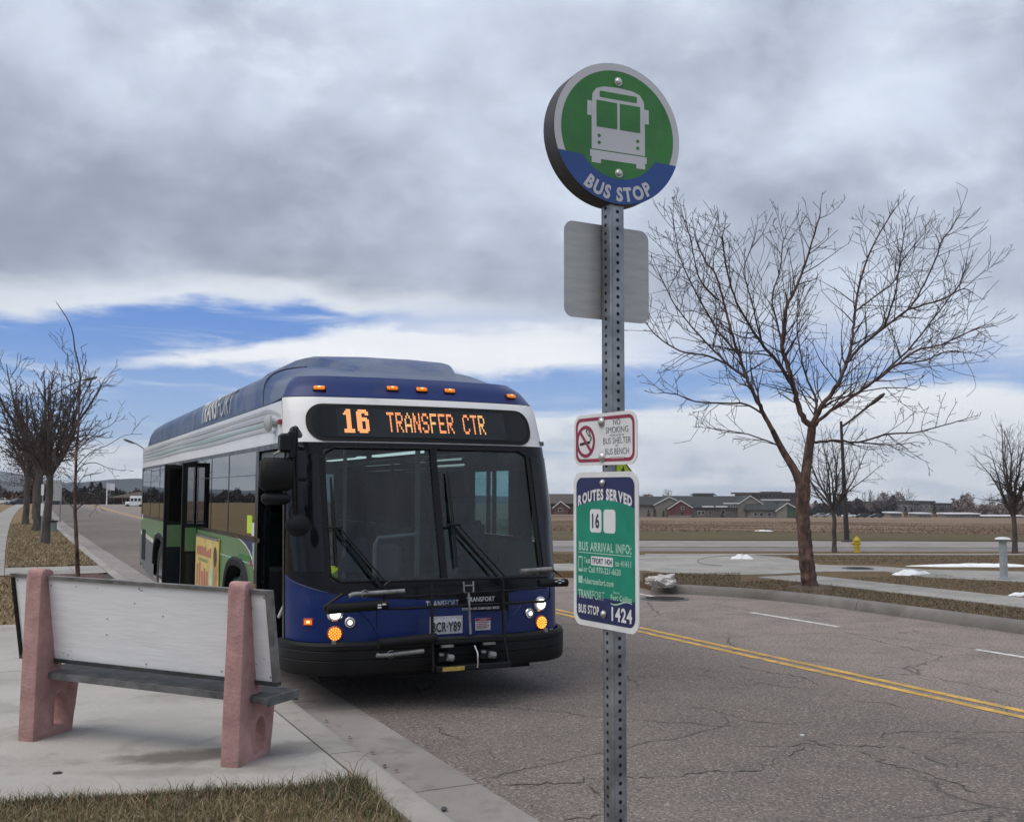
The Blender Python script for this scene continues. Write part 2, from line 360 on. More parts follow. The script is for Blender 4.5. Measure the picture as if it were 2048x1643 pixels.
M['verge_dark'] = turf('dormant_turf_dark', [(.125, .088, .05), (.175, .125, .072), (.075, .058, .036), (.24, .175, .105)], 1.0)
M['verge_green'] = turf('green_turf', [(.135, .115, .055), (.19, .15, .08), (.085, .085, .04), (.25, .20, .11)], 1.0)
M['field'] = turf('dry_field', [(.155, .105, .072), (.255, .182, .122), (.10, .073, .05), (.29, .215, .15)], .16, (.30, 1., 1.))
M['field_green'] = turf('field_edge', [(.085, .078, .042), (.12, .098, .055), (.065, .06, .036), (.17, .135, .08)], .5, (.4, 1., 1.))
M['soil'] = pbr('soil', (.09, .065, .045), .95, var=.25, vscale=9, bump=.6, bscale=30)
M['yellow'] = pbr('road_yellow', (.60, .36, .075), .8, var=.14, vscale=3, grime=((.2, .175, .15), 7., .47, .85))
M['white_paint'] = pbr('road_white', (.62, .60, .58), .8, var=.1, vscale=3, grime=((.2, .185, .18), 8., .5, .85))
M['steel'] = pbr('galvanised', (.30, .32, .345), .42, .75, var=.16, vscale=14, bump=.05, bscale=90, grime=((.17, .18, .19), 9., .55, .6))
M['alu'] = pbr('sign_back', (.44, .44, .43), .45, .45, var=.06, vscale=9, aniso=(1, 6, 1), grime=((.2, .2, .19), 7., .6, .35))
M['bolt'] = pbr('bolt', (.6, .6, .58), .35, .8, var=.1)
M['hole'] = pbr('hole_dark', (.012, .012, .013), .9)
M['rim_grey'] = pbr('drum_rim', (.055, .056, .058), .6, .2, var=.2, vscale=10)
M['s_white'] = pbr('sign_white', (.72, .73, .74), .45, var=.04, vscale=9, grime=((.50, .50, .48), 14., .55, .4))
M['s_grey'] = pbr('sign_greywhite', (.55, .555, .58), .4, var=.03)
M['s_green'] = pbr('sign_green', (.032, .185, .036), .42, var=.10, vscale=9, grime=((.07, .20, .08), 12., .55, .35))
M['s_blue'] = pbr('sign_blue', (.018, .068, .26), .4, var=.06)
M['s_navy'] = pbr('sign_navy', (.017, .024, .10), .4, var=.08)
M['s_teal'] = pbr('sign_teal', (.006, .24, .155), .4, var=.08, vscale=12)
M['s_black'] = pbr('sign_black', (.02, .022, .028), .5)
M['s_red'] = pbr('sign_maroon', (.27, .028, .065), .45, var=.06)
M['s_text'] = pbr('sign_faded_text', (.15, .16, .17), .5)
M['s_pale'] = pbr('sign_pale', (.40, .62, .52), .5)
M['fluor'] = pbr('fluorescent', (.50, .68, .03), .5, var=.04)
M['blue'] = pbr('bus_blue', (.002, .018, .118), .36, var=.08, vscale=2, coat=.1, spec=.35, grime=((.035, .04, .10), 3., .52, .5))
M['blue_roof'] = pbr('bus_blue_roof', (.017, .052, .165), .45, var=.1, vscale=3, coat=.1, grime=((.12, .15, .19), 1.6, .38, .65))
M['white'] = pbr('bus_white', (.70, .70, .70), .35, var=.03, vscale=2, coat=.2, grime=((.40, .38, .36), 3., .55, .45), aniso=(1, .4, 1.6))
M['stripe'] = pbr('bus_grey_stripe', (.40, .43, .43), .35, var=.05)
M['stripe2'] = pbr('bus_green_stripe', (.30, .40, .36), .35, var=.05)
M['green'] = pbr('bus_green', (.095, .21, .08), .38, var=.06, vscale=2, coat=.15, grime=((.17, .165, .13), 2.4, .48, .4))
M['greyskirt'] = pbr('bus_grey', (.13, .14, .155), .4, var=.06)
M['black'] = pbr('bus_black', (.005, .005, .007), .25, var=.1, spec=.22)
M['rubber'] = pbr('rubber', (.0085, .0085, .009), .6, var=.2, vscale=5, bump=.05, spec=.25)
M['tyre'] = pbr('tyre', (.022, .021, .021), .85, var=.2, vscale=8)
M['blackmetal'] = pbr('black_metal', (.007, .007, .008), .42, 0, var=.15, spec=.3)
M['rim'] = pbr('wheel_rim', (.28, .28, .29), .45, .6, var=.15)
M['silver'] = pbr('silver', (.26, .26, .25), .5, .6, var=.2, vscale=12)
M['chrome'] = pbr('chrome', (.75, .75, .76), .15, 1.)
M['glass_front'] = glass('windscreen', (.38, .47, .49), 1.5)
M['glass_side'] = glass('tinted_window', (.06, .07, .075), 6.5)
M['glass_driver'] = glass('driver_window', (.62, .82, .84), 1.45)
M['glass_sign'] = pbr('sign_glass', (.016, .020, .023), .12, var=.1, spec=.3)
M['glass_sign2'] = pbr('sign_glass_dark', (.006, .007, .009), .10, var=.1, spec=.3)
M['led'] = emit('led_orange', (1.0, .31, .085), 1.05); M['led_y'] = emit('led_amber', (1.0, .50, .15), .95)
M['lamp_amber'] = emit('amber_lens', (1.0, .25, .02), .33, (.55, .14, .01)); M['amber_lit'] = emit('amber_lit', (1.0, .42, .06), 1.25, (.5, .2, .02))
M['amber_dot'] = emit('amber_dot', (1.0, .62, .25), 1.2)
M['headlamp'] = emit('headlamp', (1, .98, .94), 2.2, (.8, .8, .8)); M['fog'] = emit('fog_lens', (1, 1, 1), .12, (.55, .55, .56))
M['ceil_light'] = emit('ceiling_light', (.85, 1, .97), .75, (.6, .6, .6))
M['int_grey'] = pbr('interior_grey', (.10, .12, .125), .6); M['int_dark'] = pbr('interior_dark', (.022, .024, .026), .7)
M['seat'] = pbr('seat_teal', (.05, .12, .13), .7, var=.15, vscale=12)
M['ad'] = pbr('ad_yellow', (.62, .47, .16), .45, var=.12, vscale=4); M['ad_pink'] = pbr('ad_pink', (.42, .15, .11), .5, var=.1)
M['ad_dark'] = pbr('ad_brown', (.07, .03, .025), .5); M['ad_skin'] = pbr('ad_tan', (.38, .24, .13), .5, var=.15, vscale=10); M['ad_green'] = pbr('ad_green', (.25, .30, .10), .5)
M['bench_conc'] = pbr('pink_concrete', (.43, .25, .232), .88, var=.14, vscale=5, bump=.7, bscale=45, grime=((.22, .115, .105), 3.2, .50, .65))
M['bench_panel'] = pbr('painted_board', (.80, .80, .80), .55, var=.03, vscale=2.5, bump=.22, bscale=7, aniso=(1., 9., 9.), grime=((.58, .60, .61), 3.0, .62, .4))
M['bench_frame'] = pbr('bench_frame', (.20, .195, .185), .55, .3, var=.2, vscale=7, grime=((.09, .085, .08), 9., .52, .7))
M['bench_top'] = pbr('bench_seat_top', (.13, .13, .13), .6, .2, var=.2, vscale=9)
M['bench_seat'] = pbr('bench_seat', (.055, .057, .058), .6, .2, var=.2, vscale=9)
M['bark_red'] = pbr('bark_red', (.115, .068, .055), .9, var=.42, vscale=9, bump=1., bscale=26, aniso=(1, 1, .35), grime=((.05, .028, .024), 5., .5, .8))
M['twig'] = pbr('twig_dark', (.062, .047, .047), .85, var=.15)
M['bark_grey'] = pbr('bark_grey', (.085, .07, .062), .92, var=.25, vscale=8, bump=1., bscale=20, aniso=(1, 1, .3))
M['twig_grey'] = pbr('twig_grey', (.055, .044, .042), .9); M['twig_far'] = pbr('twig_far', (.17, .135, .12), .95, var=.2, vscale=1.)
M['brownleaf'] = pbr('dead_leaf', (.085, .048, .036), .9, var=.3, vscale=3.); M['conifer'] = pbr('conifer', (.022, .026, .020), .9, var=.3, vscale=2.)
M['purplebrush'] = pbr('brush', (.058, .042, .042), .95, var=.3, vscale=1.5)
M['hyd'] = pbr('hydrant_yellow', (.55, .40, .012), .5, var=.1); M['bollard'] = pbr('bollard_grey', (.33, .36, .36), .6, var=.08)
M['lamp_pole'] = pbr('lamp_pole', (.03, .022, .021), .6); M['lamp_grey'] = pbr('lamp_grey', (.075, .078, .082), .6)
M['snow'] = pbr('snow', (.82, .84, .87), .7, var=.04, bump=.4, bscale=9)
M['bag'] = pbr('plastic_sheet', (.55, .54, .52), .55, var=.2, vscale=7, grime=((.16, .14, .12), 9., .5, .6))
M['bin'] = pbr('bin_green', (.16, .21, .185), .6)
M['siding'] = pbr('siding', (.23, .208, .18), .85, var=.08, vscale=.6); M['siding_red'] = pbr('siding_red', (.13, .045, .042), .8, var=.1); M['siding_green'] = pbr('siding_green', (.05, .085, .05), .8)
M['siding_brown'] = pbr('siding_brown', (.125, .10, .085), .85); M['shingle'] = pbr('shingle', (.036, .038, .036), .9, var=.12, vscale=.7); M['shingle_b'] = pbr('shingle_brown', (.07, .052, .045), .9)
M['trim'] = pbr('trim', (.68, .67, .65), .6); M['win'] = pbr('far_glass', (.03, .035, .04), .12); M['brick'] = pbr('brick_red', (.13, .06, .048), .85, var=.25, vscale=3.)
M['car_white'] = pbr('car_white', (.72, .73, .74), .25, coat=.5); M['car_dark'] = pbr('car_dark', (.02, .024, .03), .25, coat=.5); M['car_silver'] = pbr('car_silver', (.34, .35, .36), .3, .4, coat=.5)
def hillmat():
    m, g, b = newmat('hill'); tc = g.n('ShaderNodeTexCoord').outputs['Object']
    g.put(b.inputs['Base Color'], g.mix(g.ss(g.noise(g.scale(tc, (1, 1, 3)), .006, 8, .65), .35, .65), (.030, .036, .042), (.075, .074, .07))); b.inputs['Roughness'].default_value = 1; b.inputs['Specular IOR Level'].default_value = 0; return m
M['hill'] = hillmat()
HAZE = 1.25e-4
# ------------------------------------------------------------------ ground and streets
from mathutils.geometry import tessellate_polygon
def sst(v, a, b): x = min(1, max(0, (v - a) / (b - a))); return x * x * (3 - 2 * x)
def ground_h(x, y):
    r = math.hypot(x, y); a = math.degrees(math.atan2(x, y)); w = sst(a, -9, 1) * (1 - sst(a, 120, 160))
    hr = 0 if r < 44 else (-.0213 * (r - 44) if r < 404 else -7.67 - .0092 * (r - 404))
    hl = 0 if r < 135 else -.0095 * (r - 135)
    return -.07 + w * hr + (1 - w) * hl
rs = [0, 4, 8, 14, 20, 26, 32, 38, 44, 50, 58, 68, 80, 95, 110, 125, 140, 160, 180, 210, 260, 330, 404, 520, 800, 1400, 2400, 4200, 6500]
rows = []
for r in rs:
    rows.append([(r * math.sin(R(a)), r * math.cos(R(a)), ground_h(r * math.sin(R(a)) + 1e-6, r * math.cos(R(a)))) for a in range(-180, 181, 5)])
MB().grid(rows, flip=True).build('ground', M['field'], smooth=60, kind='structure')
def flat(name, pts, z, mat, kind='structure', parent=None, thick=0., label=None):
    pts = [Vector((p[0], p[1], 0)) for p in pts]; mb = MB(); n = len(pts)
    tris = tessellate_polygon([pts]); vs = [(p.x, p.y, z) for p in pts]; fs = []
    for t in tris:
        a, b, c = (pts[i] for i in t)
        fs.append(t if (b - a).cross(c - a).z > 0 else t[::-1])
    mb.add(vs, fs)
    if thick:
        area = sum(pts[i].x * pts[(i + 1) % n].y - pts[(i + 1) % n].x * pts[i].y for i in range(n))
        vs2 = vs + [(p.x, p.y, z - thick) for p in pts]
        mb.add(vs2, [((i, i + n, (i + 1) % n + n, (i + 1) % n) if area > 0 else ((i + 1) % n, (i + 1) % n + n, i + n, i)) for i in range(n)])
    return mb.build(name, mat, parent, kind=kind, label=label)
def strip(name, s0, s1, t0, t1, z, mat, step=6., kind='structure', parent=None, thick=0.):
    n = max(1, int(round((s1 - s0) / step))); ss_ = [s0 + (s1 - s0) * i / n for i in range(n + 1)]
    mb = MB(); mb.grid([[WS(s, t0, z), WS(s, t1, z)] for s in ss_])
    if thick: mb.grid([[WS(s, t0, z - thick), WS(s, t0, z)] for s in ss_]); mb.grid([[WS(s, t1, z), WS(s, t1, z - thick)] for s in ss_])
    return mb.build(name, mat, parent, kind=kind)
road = strip('road', -16, 150, 2.76, 12.1, 0, M['asphalt'])
# painted markings: parts of the road
for t0, t1 in ((7.585, 7.69), (7.80, 7.905)): strip('centre_line', -16, 150, t0, t1, .004, M['yellow'], kind=None, parent=road)
for s0 in (3.0, 8.9 - 2.6, 11.4, 15.3, 21., 27., 33., 39., 45.):
    if s0 == 8.9 - 2.6: s0, L = 7.0, 2.1
    else: L = {3.0: 1., 11.4: 1.9, 15.3: 1.4}.get(s0, 2.4)
    strip('lane_dash', s0, s0 + L, 10.36, 10.46, .004, M['white_paint'], kind=None, parent=road)
# open cracks that wander over the asphalt
def crack(pts, w=.012):
    P = [PG(x, y, 0) for x, y in pts]; Q = [P[0]]; rnd = random.Random(len(pts) * 7 + int(pts[0][0]))
    for a, b in zip(P, P[1:]):
        k = max(2, int((b - a).length / .055))
        for i in range(1, k + 1):
            q = a.lerp(b, i / k); Q.append(q + Vector((rnd.gauss(0, .020), rnd.gauss(0, .026), 0)) * (1 if i < k else 0))
    L, Rr = [], []
    for i, p in enumerate(Q):
        d = (Q[min(i + 1, len(Q) - 1)] - Q[max(i - 1, 0)]).normalized(); nrm = Vector((-d.y, d.x, 0)); ww = w * rnd.choice((.15, .5, .8, 1., 1.2)) * (1 if 0 < i < len(Q) - 1 else .1)
        L.append((p + nrm * ww / 2) + Vector((0, 0, .0035))); Rr.append((p - nrm * ww / 2) + Vector((0, 0, .0035)))
    MB().grid([L, Rr], flip=True).build('crack', M['joint'], road)
crack([(985, 1572), (1045, 1567), (1095, 1564), (1150, 1565), (1200, 1558), (1275, 1556), (1330, 1550), (1400, 1546), (1470, 1543), (1528, 1539)], .016)
crack([(1172, 1565), (1185, 1577), (1200, 1587)], .014); crack([(1120, 1643), (1160, 1634), (1215, 1628)], .012)
crack([(1528, 1539), (1545, 1520), (1600, 1500), (1610, 1492)], .009); crack([(1390, 1412), (1432, 1424), (1468, 1432), (1500, 1442), (1560, 1447), (1610, 1446)], .011)
crack([(1480, 1493), (1540, 1493), (1600, 1488), (1660, 1487), (1720, 1492), (1768, 1492), (1800, 1493), (1850, 1512), (1900, 1535)], .011); crack([(1600, 1478), (1635, 1484), (1668, 1497)], .011)
crack([(1768, 1492), (1772, 1466), (1800, 1463), (1840, 1462)], .010); crack([(1900, 1535), (1940, 1522)], .009); crack([(1715, 1500), (1790, 1530), (1850, 1545), (1960, 1588)], .012)
crack([(1470, 1330), (1545, 1346), (1600, 1352), (1636, 1370)], .012); crack([(1700, 1400), (1760, 1404), (1815, 1417)], .010); crack([(1240, 1380), (1265, 1388)], .012); crack([(1255, 1350), (1262, 1360), (1285, 1372)], .012)
crack([(870, 1445), (885, 1466), (935, 1480)], .009); crack([(960, 1410), (1010, 1417), (1060, 1420)], .008); crack([(1500, 1363), (1600, 1376), (1640, 1376)], .008); crack([(1200, 1222), (1300, 1232), (1420, 1240)], .010)
# kerb and gutter this side, cast in lengths with open joints
def prof_strip(prof, s0, s1, z=0.):
    mb = MB(); n = max(1, int((s1 - s0) / 6))
    mb.grid([[WS(s0 + (s1 - s0) * i / n, t, zz) for t, zz in prof] for i in range(n + 1)])
    for s, fl in ((s0, True), (s1, False)):
        pts = [WS(s, t, zz) for t, zz in prof]; f = tuple(range(len(pts))); mb.add(pts, [f[::-1] if fl else f])
    return mb
kerbbase = prof_strip([(1.93, -.05), (1.93, .128), (2.16, .128), (2.2, -.004), (2.77, -.004), (2.77, -.05)], -16, 150).build('kerb', M['joint'], kind='structure')
kp = [(1.945, -.04), (1.945, .15), (1.955, .155), (2.12, .155), (2.15, .148), (2.172, .128), (2.19, .08), (2.215, .02), (2.225, -.04)]
gp = [(2.228, -.03), (2.228, .012), (2.30, .005), (2.72, .012), (2.755, .010), (2.765, -.03)]
s = 6.28 - 3.05 * 7
while s < 62:
    e = s + 3.05 - .014
    prof_strip(kp, s + .55, e + .55).build('kerb_length', M['kerb'], kerbbase, smooth=50)
    prof_strip(gp, s, e).build('gutter_slab', M['gutter'], kerbbase, smooth=50); s += 3.05
prof_strip(kp, s + .55, 150).build('kerb_length', M['kerb'], kerbbase); prof_strip(gp, s, 150).build('gutter_slab', M['gutter'], kerbbase)
# far kerb
KT = [(8.5, 0), (13.5, 0), (14.6, -.16), (15.6, -.55), (16.3, -.98), (16.75, -1.30)]
def koff(s_): return interp(KT, s_)
def prof_path(prof, s0, s1, n=6):
    mb = MB(); mb.grid([[WS(s0 + (s1 - s0) * i / n, t + koff(s0 + (s1 - s0) * i / n), zz) for t, zz in prof] for i in range(n + 1)])
    for s_, fl in ((s0, True), (s1, False)):
        pts = [WS(s_, t + koff(s_), zz) for t, zz in prof]; f = tuple(range(len(pts))); mb.add(pts, [f[::-1] if fl else f])
    return mb
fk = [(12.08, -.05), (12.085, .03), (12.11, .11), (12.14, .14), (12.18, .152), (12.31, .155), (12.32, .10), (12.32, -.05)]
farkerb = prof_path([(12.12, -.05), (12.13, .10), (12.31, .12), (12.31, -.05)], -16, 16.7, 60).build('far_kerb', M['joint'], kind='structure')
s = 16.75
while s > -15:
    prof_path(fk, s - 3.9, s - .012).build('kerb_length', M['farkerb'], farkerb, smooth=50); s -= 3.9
# verge beyond, walks and driveway
vp = [WS(-16, 12.31)] + [WS(q, 12.31 + koff(q)) for q in (13.5, 14.6, 15.6, 16.3, 16.75)] + [PG(1292, 1164, .13), PG(1240, 1152, .13), PG(1170, 1144, .13), PG(1090, 1141, .13), PG(1000, 1139, .13), PG(1000, 1103, .13), PG(1300, 1101.5, .13), PG(2100, 1102.5, .13), PG(3400, 1105, .13), WS(-16, 34)]
flat('verge', vp, .13, M['verge_dark'], thick=.15)
ap = [(1060, 1127), (1147, 1126), (1200, 1113), (1290, 1109), (1500, 1109), (1560, 1113), (1640, 1129), (1750, 1131), (1850, 1138), (2048, 1142), (2500, 1155), (2500, 1188), (2048, 1163), (1850, 1153), (1770, 1141.5), (1640, 1142), (1560, 1146.5), (1490, 1148), (1400, 1147), (1330, 1144.5), (1290, 1140), (1060, 1140)]
drive = flat('driveway', [PG(x, y, .145) for x, y in ap], .145, M['walk'], thick=.05)
jp = [PG(x, y, .148) for x, y in ((1445, 1131), (1410, 1128), (1396, 1124), (1395, 1120), (1408, 1115), (1450, 1111), (1500, 1110))]
MB().tube(jp, .007, 4).build('curved_joint', M['joint'], drive)
fw = MB(); fw.grid([[PG(x, 1109.2, .145), PG(x, 1106.8, .145)] for x in (1290, 1500, 1800, 2100, 2600)]); fw.build('kerb_edge', M['walk'], kind='structure')
walk = strip('far_sidewalk', -14, 17.3, 13.72, 15.0, .115, M['joint'], thick=.05)
s = -14.
while s < 17:
    strip('paving_slab', s, min(s + 1.49, 17.3), 13.72, 15.0, .15, M['walk'], kind=None, parent=walk, thick=.04); s += 1.5
# side street, field beyond it
def band(name, Y0, Y1, X0, X1, mat, dz, nx=30, ny=4):
    mb = MB(); mb.grid([[(X0 + (X1 - X0) * i / nx, Y0 + (Y1 - Y0) * j / ny, ground_h(X0 + (X1 - X0) * i / nx, Y0 + (Y1 - Y0) * j / ny) + dz) for i in range(nx + 1)] for j in range(ny + 1)])
    return mb.build(name, mat, kind='structure')
band('side_street', 32.0, 36.0, 0.5, 75, M['asphalt_far'], .06); band('side_street_lane', 36.0, 40.6, 0.2, 75, M['gutter'], .07)
band('field_edge', 40.6, 57.5, -1, 90, M['field_green'], .09, 40, 8)
strip('lawn', 26, 150, -60, -1.05, .10, M['verge'], thick=.2); strip('lawn', -12, 26, -60, -1.5, .10, M['verge'], thick=.2)
# this side: walk, planting strip, waiting pad
walk = strip('sidewalk', 23.6, 150, -1.05, 0, .115, M['joint'], thick=.1)
s = 23.6
while s < 80:
    strip('paving_slab', s, s + 1.49, -1.05, 0, .15, M['walk'], kind=None, parent=walk, thick=.04); s += 1.5
strip('paving_slab', s, 150, -1.05, 0, .15, M['walk'], kind=None, parent=walk, thick=.04)
cross = strip('crossing_walk', 23.62, 25.95, 0.01, 1.93, .115, M['joint'], thick=.1)
for t0, t1 in ((.01, .66), (.67, 1.30), (1.31, 1.93)): strip('paving_slab', 23.62, 25.95, t0, t1, .15, M['walk'], kind=None, parent=cross, thick=.04)
pad = flat('waiting_pad', [WS(6.52, -1.5), WS(6.52, .2), WS(6.05, 1.93), WS(15.0, 1.93), WS(15.0, -1.5)], .115, M['joint'], thick=.1)
for sa, sb in ((None, 11.15), (11.17, 15.0)):
    pts = [WS(6.54, -1.5), WS(6.54, .2), WS(6.07, 1.93), WS(sb, 1.93), WS(sb, -1.5)] if sa is None else [WS(sa, -1.5), WS(sa, 1.93), WS(sb, 1.93), WS(sb, -1.5)]
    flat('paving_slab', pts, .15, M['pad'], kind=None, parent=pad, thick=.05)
strip('planting_strip', 25.97, 150, .01, 1.93, .13, M['verge'], thick=.1)
strip('grass_patch', 15.02, 23.6, -1.5, .72, .13, M['verge'], thick=.1); strip('pad_extension', 15.02, 21.9, .74, 1.93, .15, M['walk'], thick=.1)
bp = strip('brick_paving', 21.92, 23.6, .74, 1.93, .12, M['joint'], thick=.1)
mb = MB(); rnd = random.Random(3)
for i in range(16):
    for j in range(6):
        s0 = 21.93 + i * .105; t0 = .75 + j * .2 + (.1 if i % 2 else 0)
        if t0 + .19 < 1.94: mb.grid([[WS(s0, t0, .148 + rnd.uniform(-.003, .003)), WS(s0, t0 + .19, .148)], [WS(s0 + .097, t0, .148), WS(s0 + .097, t0 + .19, .148)]])
mb.build('brick', M['brick'], bp, kind='stuff')
front = flat('front_lawn', [WS(-12, -1.5), WS(-12, 1.93), WS(6.04, 1.93), WS(6.50, .2), WS(6.50, -1.5)], .135, M['verge_green'], thick=.1)
# grass blades
def blades(name, pts, h, w, mats, wts, seed, z, lean=.6):
    rng = np.random.default_rng(seed); n = len(pts); pts = np.asarray(pts, float)
    ang = rng.uniform(0, 2 * math.pi, n); hh = h * rng.lognormal(0, .38, n); ww = w * rng.uniform(.6, 1.3, n); ld = rng.uniform(0, 2 * math.pi, n); ll = hh * lean * rng.uniform(.2, 1.4, n)
    if pts.shape[1] > 3: hh = hh * pts[:, 3]; ll = ll * pts[:, 3]
    side = np.stack([np.cos(ang), np.sin(ang), 0 * ang], 1) * ww[:, None] / 2; ln = np.stack([np.cos(ld), np.sin(ld), 0 * ld], 1)
    b = pts[:, :3]; up = np.array([0, 0, 1.])
    m_ = b + ln * (ll * .3)[:, None] + up * (hh * .6)[:, None]; t_ = b + ln * ll[:, None] + up * (hh * .95)[:, None]
    V = np.stack([b - side, b + side, m_ + side * .7, m_ - side * .7, t_], 1).reshape(-1, 3)
    F = []; mi = rng.choice(len(mats), n, p=wts); MI = np.repeat(mi, 2)
    for i in range(n): k = 5 * i; F.append((k, k + 1, k + 2, k + 3)); F.append((k + 3, k + 2, k + 4))
    me = bpy.data.meshes.new(name); me.from_pydata(V.tolist(), [], F)
    for m in mats: me.materials.append(m)
    me.polygons.foreach_set('material_index', MI.astype(np.int32)); me.update()
    return tag(link(bpy.data.objects.new(name, me)), kind='stuff')
M['b_straw'] = pbr('blade_straw', (.40, .31, .19), .8); M['b_tan'] = pbr('blade_tan', (.27, .20, .115), .8); M['b_brown'] = pbr('blade_brown', (.13, .092, .058), .85); M['b_green'] = pbr('blade_green', (.10, .125, .042), .75); M['b_dkgreen'] = pbr('blade_dark_green', (.045, .065, .022), .75)
M['v1'] = pbr('verge_tan', (.205, .152, .098), .85); M['v2'] = pbr('verge_brown', (.155, .115, .074), .85); M['v3'] = pbr('verge_dark', (.115, .087, .058), .85); M['f1'] = pbr('field_tan', (.235, .168, .118), .85); M['f2'] = pbr('field_brown', (.185, .13, .09), .85); M['f3'] = pbr('field_dark', (.145, .105, .072), .85)
M['b_rust'] = pbr('blade_rust', (.20, .125, .085), .85)
GM = [M['b_straw'], M['b_tan'], M['b_brown'], M['b_green'], M['b_dkgreen']]
rng = np.random.default_rng(11); pts = []
def edge_s(t): return 6.50 if t < .2 else 6.50 - (t - .2) * .46 / 1.73
for _ in range(26000):
    t = rng.uniform(-.9, 1.93); s_ = edge_s(t) - rng.uniform(0, 1) ** 1.3 * 1.6 + .03; p = WS(s_, t, .132); pts.append((p.x, p.y, p.z, 1.0))
for _ in range(46000):
    t = rng.uniform(-1.48, 1.93); s_ = rng.uniform(1.2, edge_s(t) - .9); p = WS(s_, t, .132); pts.append((p.x, p.y, p.z, .95))
blades('grass', pts, .042, .0045, GM, [.20, .34, .28, .12, .06], 2, .13, 1.0)
pts = []
for _ in range(5200):                       # longer green growth along the pad edge and the kerb corner
    if rng.random() < .62:
        t = rng.uniform(-.9, 1.9); k = .5 + .5 * math.sin(t * 5.1 + 1.3) * math.sin(t * 2.3); s_ = edge_s(t) + .03 - abs(rng.normal(0, .05)); q = .55 + .6 * max(0, k)
    else: t = 1.92 - abs(rng.normal(0, .16)); s_ = edge_s(t) + .03 - abs(rng.normal(0, .28)); q = 1.15
    p = WS(s_, t, .132); pts.append((p.x, p.y, p.z, q))
blades('edge_grass', pts, .062, .0045, GM, [.10, .20, .16, .34, .20], 3, .13, .7)
pts = []
for _ in range(26000):
    s_ = 26 + rng.uniform(0, 1) ** 1.6 * 34; t = rng.uniform(.05, 1.9); p = WS(s_, t, .13); pts.append((p.x, p.y, p.z, 1))
for _ in range(5000):
    p = WS(rng.uniform(15.1, 23.5), rng.uniform(-1.4, .7), .13); pts.append((p.x, p.y, p.z, 1))
blades('strip_grass', pts, .05, .016, GM, [.34, .36, .22, .06, .02], 4, .13, 1.2)
pts = []
for _ in range(42000):
    q_ = rng.uniform(2, 16.6); p = WS(q_, rng.uniform(12.33 + koff(q_), 13.7), .13); pts.append((p.x, p.y, p.z, 1))
for _ in range(16000):
    p = WS(rng.uniform(3, 16.4), rng.uniform(15.02, 17.6), .13); pts.append((p.x, p.y, p.z, .9))
blades('verge_grass', pts, .026, .010, [M['v1'], M['v2'], M['v3'], M['b_green']], [.34, .36, .26, .04], 5, .13, 1.5)
rng = np.random.default_rng(17); pts = []
while len(pts) < 60000:                     # dry growth over the near field
    Yt = 57 + 110 * rng.uniform() ** 1.4; Xt = rng.uniform(-.03, .53) * Yt
    k = math.sin(Xt * .19 + 1.3 * math.sin(Yt * .11)) + math.sin(Yt * .41 + Xt * .07) + math.sin(Xt * .63 + Yt * .2) * .6 + rng.normal(0, .9)
    if k < -.3: continue
    pts.append((Xt, Yt, ground_h(Xt, Yt) + .02, (.5 if Yt < 52 else 1.) * rng.uniform(.5, 1.3)))
blades('dry_grass', pts, .075, .05, [M['f1'], M['f2'], M['f3']], [.45, .33, .22], 6, 0, 1.5)
pts = []
for (x0, x1, f0, f1, n_) in ((1286, 1480, lambda x: 1146.5 + max(0, x - 1500) * .12, lambda x: 1168 + max(0, x - 1330) * .055, 15000), (1100, 1150, lambda x: 1108, lambda x: 1126, 1500), (1575, 2060, lambda x: 1111 + max(0, min(1, (1660 - x) / 80)) * -1, lambda x: 1115 + min(1, (x - 1575) / 80) * 13, 9000)):
    for _ in range(n_):
        x = rng.uniform(x0, x1); a_, b_ = f0(x), f1(x)
        if b_ > a_: p = PG(x, rng.uniform(a_, b_), .13); pts.append((p.x, p.y, p.z, .9))
blades('verge_grass', pts, .026, .012, [M['v1'], M['v2'], M['v3'], M['b_green']], [.34, .34, .24, .08], 8, .13, 1.5)
rng = np.random.default_rng(23); mbl = MB()
for _ in range(170):
    w_ = rng.uniform()
    p = WS(rng.uniform(5.0, 6.4), rng.uniform(-.8, 1.9), .165) if w_ < .3 else (WS(rng.uniform(3, 16), rng.uniform(12.35, 13.7), .152) if w_ < .7 else WS(rng.uniform(6, 15), 2.3 + abs(rng.normal(0, .12)), .018)); a_ = rng.uniform(0, 6.28); l_ = rng.uniform(.012, .035)
    c_, s_ = math.cos(a_) * l_, math.sin(a_) * l_; mbl.add([p + Vector((-c_, -s_, .004)), p + Vector((s_ * .5, -c_ * .5, .0)), p + Vector((c_, s_, .008)), p + Vector((-s_ * .5, c_ * .5, .006))], [(0, 1, 2, 3)])
mbl.build('fallen_leaves', M['b_brown'], kind='stuff')
# ------------------------------------------------------------------ air
hz = bpy.data.materials.new('haze'); hz.use_nodes = True; hn = hz.node_tree; hn.nodes.remove(hn.nodes['Principled BSDF'])
pv_ = hn.nodes.new('ShaderNodeVolumePrincipled'); pv_.inputs['Color'].default_value = (.78, .88, 1, 1); pv_.inputs['Density'].default_value = HAZE; hn.links.new(pv_.outputs[0], hn.nodes['Material Output'].inputs['Volume'])
MB().box(-7600, 7600, -7600, 7600, -80, 330).build('haze', hz, kind='stuff')
